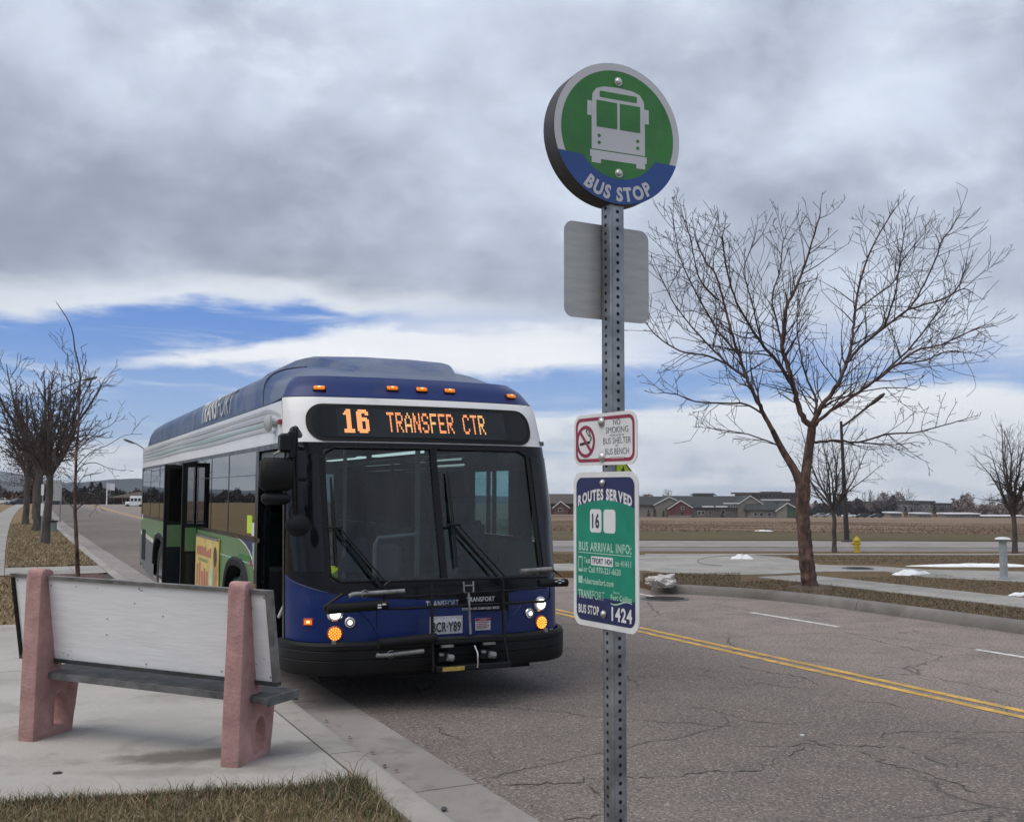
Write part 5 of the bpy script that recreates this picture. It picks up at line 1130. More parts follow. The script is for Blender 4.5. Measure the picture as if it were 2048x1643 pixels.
bd = panel_box(MB(), XL + .02, XR - .02, .515, 1.075, -.006, .012).build('back_board', M['bench_panel'], bench)
panel_box(MB(), XL, XR, 1.072, 1.098, -.022, .03).build('frame_rail', M['bench_frame'], bench); panel_box(MB(), XL, XR, .492, .518, -.022, .03).build('frame_rail', M['bench_seat'], bench)
panel_box(MB(), XR - .032, XR, .5182, 1.0718, -.021, .029).build('frame_rail', M['bench_frame'], bench); panel_box(MB(), XL, XL + .026, .5182, 1.0718, -.021, .029).build('frame_rail', M['rubber'], bench, label='blackened frame edge at the left end')
mb = MB(); rnd = random.Random(8)
for x, z in ((-.78, 1.03), (-.55, 1.035), (-.36, 1.035), (.02, 1.04), (-.32, .72), (-.30, .83), (-.69, .55), (-.73, .56), (-.66, .58), (.62, .55), (.9, .62), (.9, .98), (.96, .66), (.18, .88), (-.05, .95)):
    w_, h_ = rnd.uniform(.004, .013), rnd.uniform(.002, .006); y = tilt(z) - .0075; mb.add([(x - w_, y, z - h_), (x + w_, y, z - h_ * .6), (x + w_ * .7, y, z + h_), (x - w_ * .8, y, z + h_ * .7)], [(0, 1, 2, 3)])
mb.build('scuff', M['bench_frame'], bd, kind='stuff')
for x in (XL + .05, 0, XR - .05):
    for z in (.545, 1.05): MB().lathe([(.006, 0), (.006, .002), (0, .003)], 8, 0, Matrix.Translation((x, tilt(z) - .006, z)) @ Matrix.Rotation(R(90), 4, 'X'), False).build('screw', M['bench_frame'], bd)
seatb = MB().box(XL + .16, XR - .02, .13, .47, .414, .430).box(XL + .16, XR - .02, .13, .145, .388, .414).box(XL + .16, XR - .02, .452, .47, .36, .414).box(XR - .038, XR - .02, .145, .452, .375, .414).build('seat', M['bench_top'], bench)
mb = MB(); x = XL + .18
while x < XR - .05: mb.box(x, x + .010, .15, .45, .4302, .4335); x += .021
mb.build('seat_ribs', M['bench_top'], seatb, kind='stuff')
# ------------------------------------------------------------------ trees
UP = Vector((0, 0, 1))
def rvec(rnd): return Vector((rnd.gauss(0, 1), rnd.gauss(0, 1), rnd.gauss(0, 1)))
def grow(mb, p, d, L, r, lvl, rnd, trop=.10, jit=.16, dens=3.2, sides=(3, 3, 4, 5), minr=.0035, spread=(28, 58), seg=.22, child=.55, tiplen=1.0):
    n = max(3, int(L / seg)); pts = [p.copy()]; rad = [r]; d = d.normalized(); dirs = [d]
    for i in range(n):
        d = (d + rvec(rnd) * jit + UP * trop).normalized(); p = p + d * (L / n); pts.append(p.copy()); dirs.append(d); rad.append(max(minr, r * (1 - .78 * (i + 1) / n)))
    mb.tube(pts, rad, sides[min(lvl, len(sides) - 1)], cap=False)
    if lvl > 0:
        k = max(2, int(L * dens * rnd.uniform(.8, 1.2)))
        for j in range(k):
            f = .15 + .85 * (j + rnd.random()) / k; i = min(n - 1, int(f * n)); base = pts[i].lerp(pts[i + 1], f * n - i)
            ax = dirs[i].cross(rvec(rnd)).normalized(); cdv = Matrix.Rotation(R(rnd.uniform(*spread)), 3, ax) @ dirs[i]
            grow(mb, base, cdv, L * child * rnd.uniform(.55, 1.1) * (1.15 - .55 * f), max(minr, rad[i] * .55), lvl - 1, rnd, trop, jit, dens * 1.25, sides, minr, spread, seg * .75, child)
def poly_px(pts, Y, dY=0., rnd=None):
    out = []; n = len(pts)
    for i, q in enumerate(pts):
        out.append(PD(q[0], q[1], Y + dY * (i / max(1, n - 1))))
    return out
def smooth_path(P, k=4):
    out = []
    for i in range(len(P) - 1):
        p0, p1, p2, p3 = P[max(0, i - 1)], P[i], P[i + 1], P[min(len(P) - 1, i + 2)]
        for j in range(k):
            t = j / k; out.append(.5 * ((2 * p1) + (p2 - p0) * t + (2 * p0 - 5 * p1 + 4 * p2 - p3) * t * t + (3 * p1 - p0 - 3 * p2 + p3) * t ** 3))
    return out + [P[-1]]
# the big bare tree on the far verge
b0 = PG(1620, 1176, .13); TY = b0.y
tree = thing('bare_tree', 'large bare spreading tree with a forked reddish trunk on the far verge', 'tree', (b0.x, b0.y, .13))
off = Vector((b0.x, b0.y, .13))
tw = MB(); rnd = random.Random(21)
def limb(name, px, r0, r1, dY, lvl=2, dens=3.9, Lb=1.15, start=.12, sides=8, par=None, mat=None, twl=1.):
    P = [p - off for p in poly_px(px, TY, dY)]
    P = smooth_path(P, 5); n = len(P); rr = [r0 + (r1 - r0) * (i / (n - 1)) ** .8 for i in range(n)]
    P = [p + (rvec(rnd) * min(.012, rr[i] * .25) if 0 < i < n - 1 else Vector()) for i, p in enumerate(P)]
    o = MB().tube(P, rr, sides).build(name, mat or M['twig'], tree if par is None else par, smooth=60)
    L = sum((P[i + 1] - P[i]).length for i in range(n - 1)); k = int(L * dens * 2.0)
    for j in range(k):
        f = start + (1 - start) * (j + rnd.random()) / k; i = min(n - 2, int(f * (n - 1))); d = (P[i + 1] - P[i]).normalized()
        ax = d.cross(rvec(rnd)).normalized(); cdv = Matrix.Rotation(R(rnd.uniform(26, 62)), 3, ax) @ d; cdv.y = cdv.y * 1.1
        grow(tw, P[i].copy(), cdv, Lb * rnd.uniform(.55, 1.2) * (1.15 - .5 * f), max(.0075, min(.015, rr[i] * .55)), lvl - 1 if rnd.random() < .62 else lvl, rnd, .06, .10, 3.6, minr=.0046, seg=.15, child=.55)
    d = (P[-1] - P[-2]).normalized(); grow(tw, P[-1].copy(), d, Lb * .35, r1, 1, rnd, .06, .14, 2.8, minr=.0055, seg=.16)
    return o
tp = smooth_path([p - off for p in poly_px([(1620, 1180), (1617, 1150), (1612, 1110), (1609, 1070), (1605, 1025), (1606, 990), (1606, 968)], TY)], 4)
trr = [.235, .215, .20, .19, .183, .176, .172, .170, .168, .166, .164, .162, .160, .158, .157, .158, .160, .163, .166, .168, .168, .165, .16, .155, .15]
def gnarl(o, amp, sc):
    from mathutils import noise as mn
    me = o.data
    for v in me.vertices: v.co += v.normal * amp * (mn.noise(v.co * sc) + .6 * mn.noise(Vector((v.co.x * sc * 3, v.co.y * sc * 3, v.co.z * sc))))
    me.update(); return o
tp2, tr2 = [], []
for i in range(len(tp) - 1):
    for j in range(4): tp2.append(tp[i].lerp(tp[i + 1], j / 4)); f = (i + j / 4) / (len(tp) - 1); tr2.append(.148 - .030 * min(1, f * 2) + .018 * max(0, f - .75) * 4 + .05 * max(0, 1 - f * 9) ** 2)
gnarl(MB().tube(tp2, tr2, 20).build('trunk', M['bark_red'], tree, smooth=80), .016, 9)
T1 = [(1607, 985), (1612, 945), (1617, 905), (1623, 865), (1624, 850)]
P = smooth_path([p - off for p in poly_px(T1, TY)], 4); MB().tube(P, [.098 - .026 * i / (len(P) - 1) for i in range(len(P))], 12).build('bough', M['bark_red'], tree, smooth=60)
P = smooth_path([p - off for p in poly_px([(1605, 985), (1590, 942), (1572, 912), (1557, 885), (1545, 860)], TY, .1)], 4); MB().tube(P, [.082 - .034 * i / (len(P) - 1) for i in range(len(P))], 12).build('bough', M['bark_red'], tree, smooth=60)
bl = M['bark_red']
limb('bough', [(1546, 862), (1528, 829), (1507, 786), (1493, 755), (1480, 712), (1462, 662), (1447, 603), (1431, 549), (1410, 521), (1392, 480)], 0.0446, .012, .5, mat=bl)
limb('bough', [(1493, 755), (1460, 732), (1417, 712), (1359, 701), (1310, 668), (1290, 640)], 0.0259, .009, .9)
limb('bough', [(1528, 829), (1490, 808), (1440, 806), (1390, 803), (1355, 789), (1325, 785)], 0.0216, .008, -.9, dens=2.0, Lb=1.1)
limb('bough', [(1562, 892), (1530, 880), (1495, 868), (1460, 862), (1420, 856)], 0.0158, .007, -.6, dens=2.0, Lb=.9)
limb('bough', [(1624, 856), (1600, 825), (1589, 779), (1573, 724), (1565, 690), (1572, 620), (1590, 580), (1610, 530), (1625, 480), (1640, 430)], 0.0612, .011, -.5, mat=bl)
limb('bough', [(1589, 779), (1554, 724), (1523, 685), (1499, 650), (1468, 592), (1449, 514), (1445, 470)], 0.0374, .010, -.9)
limb('bough', [(1565, 690), (1552, 640), (1545, 590), (1560, 540), (1565, 490), (1572, 470)], 0.0216, .008, .9)
limb('bough', [(1523, 685), (1512, 640), (1500, 590), (1488, 540), (1505, 490)], 0.0187, .008, -.2)
limb('bough', [(1624, 852), (1640, 817), (1671, 775), (1694, 724), (1704, 681), (1710, 623), (1725, 545), (1752, 479), (1788, 420)], 0.0504, .010, .7, mat=bl)
limb('bough', [(1624, 858), (1631, 825), (1632, 800), (1612, 750), (1600, 700), (1594, 650), (1600, 600)], 0.0324, .009, 1.2)
limb('bough', [(1627, 854), (1645, 834), (1679, 810), (1737, 771), (1795, 728), (1834, 700), (1881, 689), (1935, 664), (1965, 652)], 0.0360, .009, -.7, mat=bl)
limb('bough', [(1694, 724), (1721, 693), (1768, 654), (1815, 619), (1842, 580), (1873, 514), (1883, 482), (1905, 455)], 0.0302, .009, .3)
limb('bough', [(1710, 623), (1740, 600), (1790, 560), (1805, 520), (1838, 480)], 0.0187, .008, 1.)
limb('bough', [(1795, 728), (1850, 720), (1895, 702), (1930, 705)], 0.0187, .008, .9)
limb('bough', [(1626, 884), (1671, 880), (1717, 884), (1776, 868), (1834, 864), (1880, 852), (1930, 838)], 0.0259, .008, .5, dens=2.2, Lb=1.0)
limb('bough', [(1717, 884), (1755, 888), (1800, 888), (1828, 884)], 0.0130, .006, .3, dens=2.0, Lb=.8)
limb('bough', [(1636, 822), (1662, 803), (1700, 790), (1750, 778), (1800, 775), (1830, 780)], 0.0173, .007, -1.2, dens=2., Lb=.9)
limb('bough', [(1480, 712), (1435, 660), (1395, 590), (1362, 520), (1348, 450)], .022, .008, .2)
limb('bough', [(1460, 732), (1400, 672), (1350, 610), (1318, 545)], .022, .008, 1.1)
limb('bough', [(1437, 600), (1400, 560), (1385, 500), (1372, 440)], .018, .007, -.8)
limb('bough', [(1737, 771), (1815, 700), (1880, 620), (1925, 560)], .024, .008, .9)
limb('bough', [(1815, 619), (1880, 600), (1925, 578), (1945, 585)], .020, .007, -.5)
limb('bough', [(1768, 654), (1790, 590), (1800, 520), (1812, 450)], .020, .007, -.9)
tw.build('twigs', M['twig'], tree, kind='stuff')
MB().lathe([(.45, 0), (.33, .03), (.24, .05)], 18).build('soil_ring', M['soil'], tree)
# a general bare tree
def bare_tree(x, y, z, H, label, seed, trunk_h, r, nb, spread, lvl=3, dens=2.0, mats=None, group=None, name='bare_tree', lean=(0, 0), minr=.006, child=.52, vase=.12, seg=.3, tr2=None):
    rnd = random.Random(seed); mats = mats or (M['bark_grey'], M['twig_grey'])
    t = thing(name, label, 'tree', (x, y, z), 0, group)
    top = Vector((lean[0], lean[1], trunk_h)); n = 7; P = [Vector((lean[0] * i / n, lean[1] * i / n, trunk_h * i / n)) + (Vector((rnd.gauss(0, .012), rnd.gauss(0, .012), 0)) if 0 < i else Vector()) for i in range(n + 1)]
    MB().tube(P, [r * 1.35] + [r * (1.05 - .25 * i / n) for i in range(n)], 10).build('trunk', mats[0], t, smooth=60)
    tw = MB(); L0 = H - trunk_h
    for k in range(nb):
        az_ = 6.283 * (k + rnd.uniform(-.25, .25)) / nb; el_ = R(rnd.uniform(*spread)) if k else R(6); d = Vector((math.cos(az_) * math.sin(el_), math.sin(az_) * math.sin(el_), math.cos(el_)))
        st = P[-1].lerp(P[-2], rnd.random() * .8) if k else P[-1]; L = L0 * rnd.uniform(.72, 1.0) * (1 if k else 1.02)
        bm_ = MB(); m_ = 9; pts = [st.copy()]; rr = [r * rnd.uniform(.42, .6)]; dd = d.copy(); ds = [dd]
        for i in range(m_): dd = (dd + rvec(rnd) * .10 + UP * vase).normalized(); pts.append(pts[-1] + dd * L / m_); rr.append(max(minr * 1.3, rr[0] * (1 - .85 * (i + 1) / m_))); ds.append(dd)
        bm_.tube(pts, rr, 6, cap=False).build('bough', mats[0], t, smooth=60)
        kk = int(L * dens * 1.6)
        for j in range(kk):
            f = .12 + .86 * (j + rnd.random()) / kk; i = min(m_ - 1, int(f * m_)); ax = ds[i].cross(rvec(rnd)).normalized(); cdv = Matrix.Rotation(R(rnd.uniform(25, 62)), 3, ax) @ ds[i]
            grow(tw, pts[i].lerp(pts[i + 1], f * m_ - i), cdv, L * .36 * rnd.uniform(.5, 1.15) * (1.2 - .6 * f), max(minr, rr[i] * .5), lvl - 2, rnd, .08, .2, dens * 1.3, minr=minr, seg=seg, child=child)
    tw.build('twigs', mats[1], t, kind='stuff'); return t
p = PG(90, 1088, .13); bare_tree(p.x, p.y, .13, 6.1, 'thick knobby bare tree nearest on the planting strip, beside the walk', 31, 2.3, .125, 11, (18, 66), 3, 2.6, lean=(.1, 0), minr=.009, vase=.14, group='bare trees along the walk')
p = PG(74, 1062, .13); bare_tree(p.x, p.y, .13, 7.6, 'stout bare tree second along the walk, just behind the knobby one', 32, 2.7, .17, 11, (18, 64), 3, 2.2, minr=.011, vase=.14, group='bare trees along the walk')
for i, (s_, H, lab) in enumerate(((58, 7.5, 'bare tree third along the walk, behind the two stout trunks'), (70, 7.5, 'bare brownish tree fourth along the walk'), (84, 7.5, 'bare brownish tree fifth along the walk, far off'), (100, 7.5, 'farthest bare tree of the row along the walk'))):
    q = WS(s_, 1.25 if i else .7, .13); t = bare_tree(q.x, q.y, .13, H, lab, 40 + i, 2.4, .15, 8, (14, 56), 3, 1.5, minr=.018, group='bare trees along the walk')
    rnd = random.Random(90 + i); lf = MB()
    for _ in range(1800):
        v = Vector((rnd.gauss(0, 1.), rnd.gauss(0, 1.), rnd.uniform(2.0, 4.6))); a_ = rvec(rnd).normalized() * rnd.uniform(.03, .07); b_ = rvec(rnd).normalized() * .045; lf.add([v, v + a_, v + a_ + b_, v + b_], [(0, 1, 2, 3)])
    lf.build('dead_leaves', M['brownleaf'], t, kind='stuff')
# thin street tree behind the bench
p = PG(156, 1152, .15); rnd = random.Random(77)
st = thing('young_tree', 'thin young bare street tree with one long whip above its crown, behind the bench', 'tree', (p.x, p.y, .15)); off2 = Vector((p.x, p.y, .15))
P = smooth_path([q - off2 for q in poly_px([(156, 1154), (154, 1110), (152, 1060), (150, 1015), (151, 960), (153, 900), (157, 850), (158, 800)], p.y)], 4)
MB().tube(P, [.048 - .030 * i / (len(P) - 1) for i in range(len(P))], 8).build('trunk', M['bark_red'], st, smooth=60)
P2 = smooth_path([q - off2 for q in poly_px([(158, 800), (160, 745), (150, 700), (146, 668), (136, 640), (118, 612), (112, 604)], p.y)], 4); MB().tube(P2, [.017 - .011 * i / (len(P2) - 1) for i in range(len(P2))], 6).build('whip', M['twig'], st, smooth=60)
stw = MB()
for px, r in (([(150, 1020), (140, 1008), (130, 1005), (128, 990), (134, 985)], .018), ([(151, 1022), (162, 1010), (185, 1000), (200, 1004), (190, 1012)], .016), ([(150, 1005), (165, 985), (190, 990), (197, 1000), (190, 1012)], .014), ([(151, 985), (160, 962), (172, 950), (200, 945)], .013), ([(151, 950), (165, 930), (190, 925), (215, 935), (250, 942)], .012), ([(153, 920), (140, 905), (125, 895), (105, 880)], .012), ([(154, 900), (175, 880), (200, 860), (222, 850), (240, 830)], .013), ([(155, 870), (140, 840), (125, 820), (105, 800)], .012), ([(157, 840), (175, 815), (190, 790), (205, 765)], .011), ([(158, 810), (150, 780), (138, 760)], .010), ([(159, 790), (172, 765), (172, 745), (160, 715)], .009), ([(150, 700), (138, 712), (125, 700), (118, 694)], .007), ([(152, 935), (180, 905), (215, 890), (250, 870), (285, 868)], .011), ([(151, 970), (135, 950), (118, 940), (108, 915)], .012)):
    P = smooth_path([q - off2 for q in poly_px(px, p.y, rnd.uniform(-.7, .7))], 3); stw.tube(P, [max(.0045, r * (1 - .7 * i / (len(P) - 1))) for i in range(len(P))], 4, cap=False)
    for j in range(5):
        i = rnd.randrange(1, len(P) - 1); d = (P[i + 1] - P[i]).normalized(); ax = d.cross(rvec(rnd)).normalized(); grow(stw, P[i].copy(), Matrix.Rotation(R(rnd.uniform(30, 60)), 3, ax) @ d, rnd.uniform(.25, .55), .005, 1, rnd, .03, .18, 3., minr=.004, seg=.12)
stw.build('twigs', M['twig'], st, kind='stuff')
# trees across the side street and far right
p = PG(1669, 1104, .13); bare_tree(p.x, p.y, .13, 4.0, 'slender bare tree beside the yellow hydrant, behind the big forked tree', 51, 1.3, .062, 13, (8, 50), 3, 3.6, minr=.0045, vase=.05, group='bare trees on the far verge')
p = PG(2030, 1106, .13); bare_tree(p.x, p.y, .13, 3.9, 'bare tree at the right edge of the far verge, beside the grey bollard light', 52, 1.1, .072, 12, (6, 40), 3, 3.6, minr=.0045, vase=.07, group='bare trees on the far verge')
# tree mirrored in the side windows, standing on the lawn
for s_, t_, H, lab in ((4.5, -9., 6.5, 'bare tree on the lawn left of the stop'), (24., -30., 6., 'small bare tree far out on the lawn')):
    q = WS(s_, t_, .1); bare_tree(q.x, q.y, .1, H, lab, 61 + int(s_), 2.2, .16, 6, (15, 50), 3, 1.8, minr=.01)
# ------------------------------------------------------------------ street furniture
p = PG(1714, 1104, .13); hy = thing('fire_hydrant', 'yellow fire hydrant on the far verge beside the slender bare tree', 'hydrant', (p.x, p.y, .13))
MB().lathe([(.19, -.05), (.19, .05), (.15, .055), (.145, .28), (.17, .285), (.17, .33), (.14, .335), (.135, .62)], 20).build('barrel', M['hyd'], hy, smooth=35)
MB().lathe([(.19, .62), (.195, .66), (.18, .70), (.13, .78), (.07, .83), (.045, .84), (.045, .90), (0, .905)], 20).build('bonnet', M['hyd'], hy, smooth=35)
for a_, r_, l_ in ((180, .085, .27), (0, .065, .19), (-80, .06, .19)):
    Mx = Matrix.Translation((0, 0, .50)) @ Matrix.Rotation(R(a_), 4, 'Z') @ Matrix.Rotation(R(90), 4, 'Y'); MB().lathe([(r_ * .8, .1), (r_ * .8, l_ - .06), (r_, l_ - .055), (r_, l_), (r_ * .4, l_ + .005), (r_ * .4, l_ + .04), (0, l_ + .042)], 14, 0, Mx, False).build('outlet', M['hyd'], hy, smooth=35)
p = PG(2008, 1156, .15); bo = thing('bollard_light', 'grey bollard light with a mushroom cap on the walk at right', 'bollard', (p.x, p.y, .15))
MB().lathe([(.075, 0), (.075, .62), (.07, .70)], 18).build('post', M['bollard'], bo, smooth=35); MB().lathe([(.07, .70), (.10, .735), (.11, .76)], 18, 0, None, False).build('collar', M['bollard'], bo, smooth=35); MB().lathe([(.145, .768), (.155, .775), (.13, .80), (.07, .815), (0, .82)], 20).build('cap', M['s_white'], bo, smooth=35); MB().lathe([(.11, .001), (.11, .012), (.07, .02)], 16).build('base_flange', M['bollard'], bo)
def lamp(label, base, top, arm, mat, r=.09):
    b = Vector(base); t = thing('street_lamp', label, 'street lamp', base, 0, 'street lamps')
    MB().tube([(0, 0, 0), Vector(top) - b], [r * 1.0, r * .5], 10).build('pole', mat, t, smooth=60)
    P = [Vector(q) - b for q in arm]; MB().tube(smooth_path(P, 4), r * .42, 8).build('arm', mat, t, smooth=60)
    d = (P[-1] - P[-2]).normalized(); e = P[-1]; hd_ = MB().tube([e - d * .1, e + d * .12, e + d * .5, e + d * .66], [.04, .075, .08, .04], 8); hd_.build('lamp_head', mat, t, smooth=60)
    MB().lathe([(.22, .0), (.22, .04), (.12, .10)], 12).build('base', mat, t); return t
b = PG(1694, 1084, -.02); lamp('dark street lamp across the side street with its arm to the right', b, PD(1682, 842, b.y), [PD(1683, 853, b.y), PD(1705, 838, b.y), PD(1728, 819, b.y), PD(1742, 808, b.y)], M['lamp_pole'], .10)
b = PG(100, 1040, .13); lamp('street lamp standing among the bare trees by the walk, arm over the road', b, PD(101, 785, b.y), [PD(101, 792, b.y), PD(130, 775, b.y), PD(158, 762, b.y), PD(172, 759, b.y)], M['lamp_grey'], .09)
b = PG(306, 1034, .1); lamp('farther street lamp whose arm shows beside the bus roof', b, PD(300, 905, b.y), [PD(301, 907, b.y), PD(285, 895, b.y), PD(274, 888, b.y), PD(266, 885, b.y)], M['lamp_grey'], .08)
Yb = 44.; c = PD(103, 1050, Yb); bi = thing('litter_bin', 'grey green litter bin with black bands on the planting strip', 'bin', (c.x, Yb, .13)); zb, zt_b = PD(103, 1066, Yb).z - .13, PD(103, 1043, Yb).z - .13
MB().box(-.17, .17, -.15, .15, zb, zt_b, 0, None, .02).build('body', M['bin'], bi); MB().box(-.20, .20, -.18, .18, zt_b, zt_b + .06).build('lid', M['rubber'], bi); MB().box(-.185, .185, -.165, .165, zb - .05, zb).build('band', M['rubber'], bi); MB().box(-.12, .12, -.1, .1, 0, zb - .05).build('leg', M['bin'], bi)
Yb = 62.; c = PD(111, 980, Yb); z0, z1 = PD(111, 1001, Yb).z, PD(111, 960, Yb).z; rsn = thing('road_sign', 'grey back of a large road sign beside the lamp on the planting strip', 'sign', (c.x, Yb, .13))
MB().box(-.36, .36, -.02, .02, z0 - .13, z1 - .13).build('panel', M['alu'], rsn); MB().box(-.34, .34, .021, .05, z0 + .3 - .13, z0 + .36 - .13).box(-.34, .34, .021, .05, z1 - .4 - .13, z1 - .34 - .13).build('stiffener', M['steel'], rsn)
for x in (-.3, .3): MB().box(x - .03, x + .03, .022, .08, -.1, z1 - .2).build('post', M['steel'], rsn)
Yb = 40; c = PD(85, 985, Yb); ws_ = thing('small_sign', 'narrow white sign on a thin post between the two stout trunks', 'sign', (c.x, Yb, .13)); MB().box(-.05, .05, -.01, .01, PD(85, 990, Yb).z - .13, PD(85, 968, Yb).z - .13).build('plate', M['s_white'], ws_); MB().box(-.04, .04, -.01, .01, PD(85, 1031, Yb).z - .13, PD(85, 1006, Yb).z - .13).build('lower_plate', M['s_white'], ws_); MB().box(-.02, .02, .011, .04, 0, PD(85, 968, Yb).z - .13).build('post', M['steel'], ws_)
hy.scale = (.52,) * 3
# covers, snow, litter
def cover(px, py, z, r, label, name='manhole_cover', g_=None):
    p = PG(px, py, z); t = thing(name, label, 'manhole cover', (p.x, p.y, z), 0, g_); MB().lathe([(r, -.02), (r, .008), (r - .05, .012)], 28).build('ring', M['lamp_grey'], t); mb = MB().lathe([(r - .06, -.02), (r - .065, .010), (r - .08, .012)], 28)
    for k in range(-3, 4): w_ = math.sqrt((r - .1) ** 2 - (k * .08) ** 2); mb.box(-w_, w_, k * .08 - .02, k * .08 + .02, .012, .018)
    mb.build('lid', M['lamp_pole'], t)
cover(1330, 1197, 0, .42, 'round dark manhole cover in the far lane by the white dash'); cover(1716, 1136, .15, .34, 'dark manhole cover on the walk right of the big tree')
def blob(name, label, cat, px, py, z, rx, ry, h, mat, seed, M_=None, lumps=5, grp=None):
    p = PG(px, py, z); rnd = random.Random(seed); ph = [rnd.uniform(0, 6.28) for _ in range(8)]; rows = []
    for i in range(9):
        f = i / 8; row = []
        for j in range(33):
            a_ = 6.2832 * j / 32; k = 1 + .28 * math.sin(2 * a_ + ph[0]) + .16 * math.sin(3 * a_ + ph[1]) + .10 * math.sin(7 * a_ + ph[2]); rr_ = (1 - f) * k
            hz = h * (1 - (1 - f) ** 2.4) * (1 + .35 * math.sin(lumps * a_ + ph[3]) * (1 - f) + .25 * math.sin(9 * f + ph[4] + a_)) - .01 * (i == 0); row.append((rx * rr_ * math.cos(a_), ry * rr_ * math.sin(a_), hz))
        rows.append(row)
    o = MB().grid(rows).build(name, mat, smooth=60, label=label, cat=cat, group=grp, loc=(p.x, p.y, z)); return o
blob('snow_patch', 'long streak of old snow on the grass beside the bollard light', 'snow', 1955, 1132, .13, 1.25, .28, .06, M['snow'], 1); blob('snow_patch', 'low melting snow heap on the grass right of the big tree', 'snow', 1822, 1149, .13, .40, .16, .09, M['snow'], 2)
blob('snow_patch', 'small white snow lump on the driveway behind the stop sign', 'snow', 1484, 1117, .145, .22, .12, .10, M['snow'], 3); blob('snow_patch', 'snow remnant at the right picture edge by the far walk', 'snow', 2046, 1191, .13, .22, .07, .05, M['snow'], 4); blob('snow_patch', 'thin snow sliver in the dry field', 'snow', 1527, 1061, PD(1527, 1061, 60).z, .5, .3, .04, M['snow'], 5)
p = PG(1325, 1171, .15); bg = thing('plastic_sheet', 'crumpled dirty white plastic sheet lying at the end of the far kerb', 'litter', (p.x, p.y + .05, .14)); rnd = random.Random(4)
bm = bmesh.new(); bmesh.ops.create_icosphere(bm, subdivisions=4, radius=1.)
from mathutils import noise as mnz
for v in bm.verts:
    n_ = v.co.normalized(); k = 1 + .55 * mnz.noise(n_ * 1.7) + .30 * abs(mnz.noise(n_ * 3.6)) - .08 * abs(mnz.noise(n_ * 9)); v.co = Vector((n_.x * .25 * k * (1 + .15 * (n_.x > 0)), n_.y * .20 * k, max(-.02, (n_.z * .5 + .35) * .22 * k)))
me = bpy.data.meshes.new('sheet'); bm.to_mesh(me); bm.free(); me.materials.append(M['bag']); me.polygons.foreach_set('use_smooth', [True] * len(me.polygons)); me.set_sharp_from_angle(angle=R(28)); inst('sheet', me, bg)
p = PG(888, 1619, .012); MB().lathe([(.015, 0), (.021, .008), (.014, .018), (0, .021)], 7).build('pebble', M['lamp_grey'], label='dark pebble lying in the gutter', cat='stone', loc=p)
p = PG(115, 1545, .151); MB().lathe([(.030, -.001), (.027, .004), (0, .006)], 10).build('dark_leaf', M['lamp_pole'], label='flat dark leaf on the concrete pad before the bench', cat='leaf', loc=p)
p = PG(1604, 1470, 0); MB().box(-.016, .016, -.01, .01, 0, .008).build('paper_scrap', M['s_white'], label='white scrap of paper on the asphalt', cat='litter', loc=p)
# ------------------------------------------------------------------ cars
def car_mesh(mat, pickup=False):
    t = link(bpy.data.objects.new('car', None)); L, w = 4.6, .88
    prof = [(-2.3, .30), (-2.28, .72), (-2.2, .86), (-1.55, .92), (-.95, .98), (2.2, .98), (2.3, .80), (2.3, .30)]
    mb = MB(); n = len(prof); lp = [[(x, y, z) for x, z in prof] for y in (-w, w)]
    mb.add(lp[0] + lp[1], [tuple(range(n)), tuple(range(2 * n - 1, n - 1, -1))] + [(i, n + i, n + (i + 1) % n, (i + 1) % n) for i in range(n)]); mb.build('body', mat, t)
    cab = [(-1.15, .97), (-.35, 1.48), (.25 if pickup else 1.2, 1.50), (.55 if pickup else 2.05, .97)]
    mb = MB(); v = [(x, s_ * (w - .06 - (.12 if z > 1.2 else 0)), z) for s_ in (-1, 1) for x, z in cab]; mb.add(v, [(0, 1, 2, 3), (7, 6, 5, 4), (1, 5, 6, 2), (0, 4, 5, 1), (2, 6, 7, 3)]); mb.build('cabin', mat, t)
    c2 = [(-.98, 1.01), (-.33, 1.42), (.2 if pickup else 1.12, 1.44), (.42 if pickup else 1.8, 1.01)]
    for s_ in (-1, 1): MB().add([(x, s_ * (w - .05 - (.115 if z > 1.2 else 0)), z) for x, z in c2], [(0, 1, 2, 3) if s_ < 0 else (3, 2, 1, 0)]).build('side_window', M['win'], t)
    for x in (-1.45, 1.4):
        for s_ in (-1, 1): MB().lathe([(.18, -.1), (.31, -.1), (.33, 0), (.31, .1), (.18, .1), (.0, .06)], 14, 0, Matrix.Translation((x, s_ * (w - .08), .33)) @ Matrix.Rotation(R(-90 * s_), 4, 'X'), False).build('wheel', M['tyre'], t)
    MB().box(-2.31, -2.27, -.7, -.45, .62, .74).build('headlamp', M['s_white'], t); MB().box(-2.31, -2.27, .45, .7, .62, .74).build('headlamp', M['s_white'], t); return t
def place_car(src, px, py, Y, rz, label):
    sc = 1. if Y > 200 else .6
    p = PD(px, py, Y); p.z = PD(px, py, Y).z; c = copy_tree(src); c.location = p; c.rotation_euler = (0, 0, rz); c.scale = (sc,) * 3; tag(c, label, 'car', 'parked cars far off'); return c
protos = {k: car_mesh(M['car_' + k], k == 'white') for k in ('white', 'dark', 'silver')}
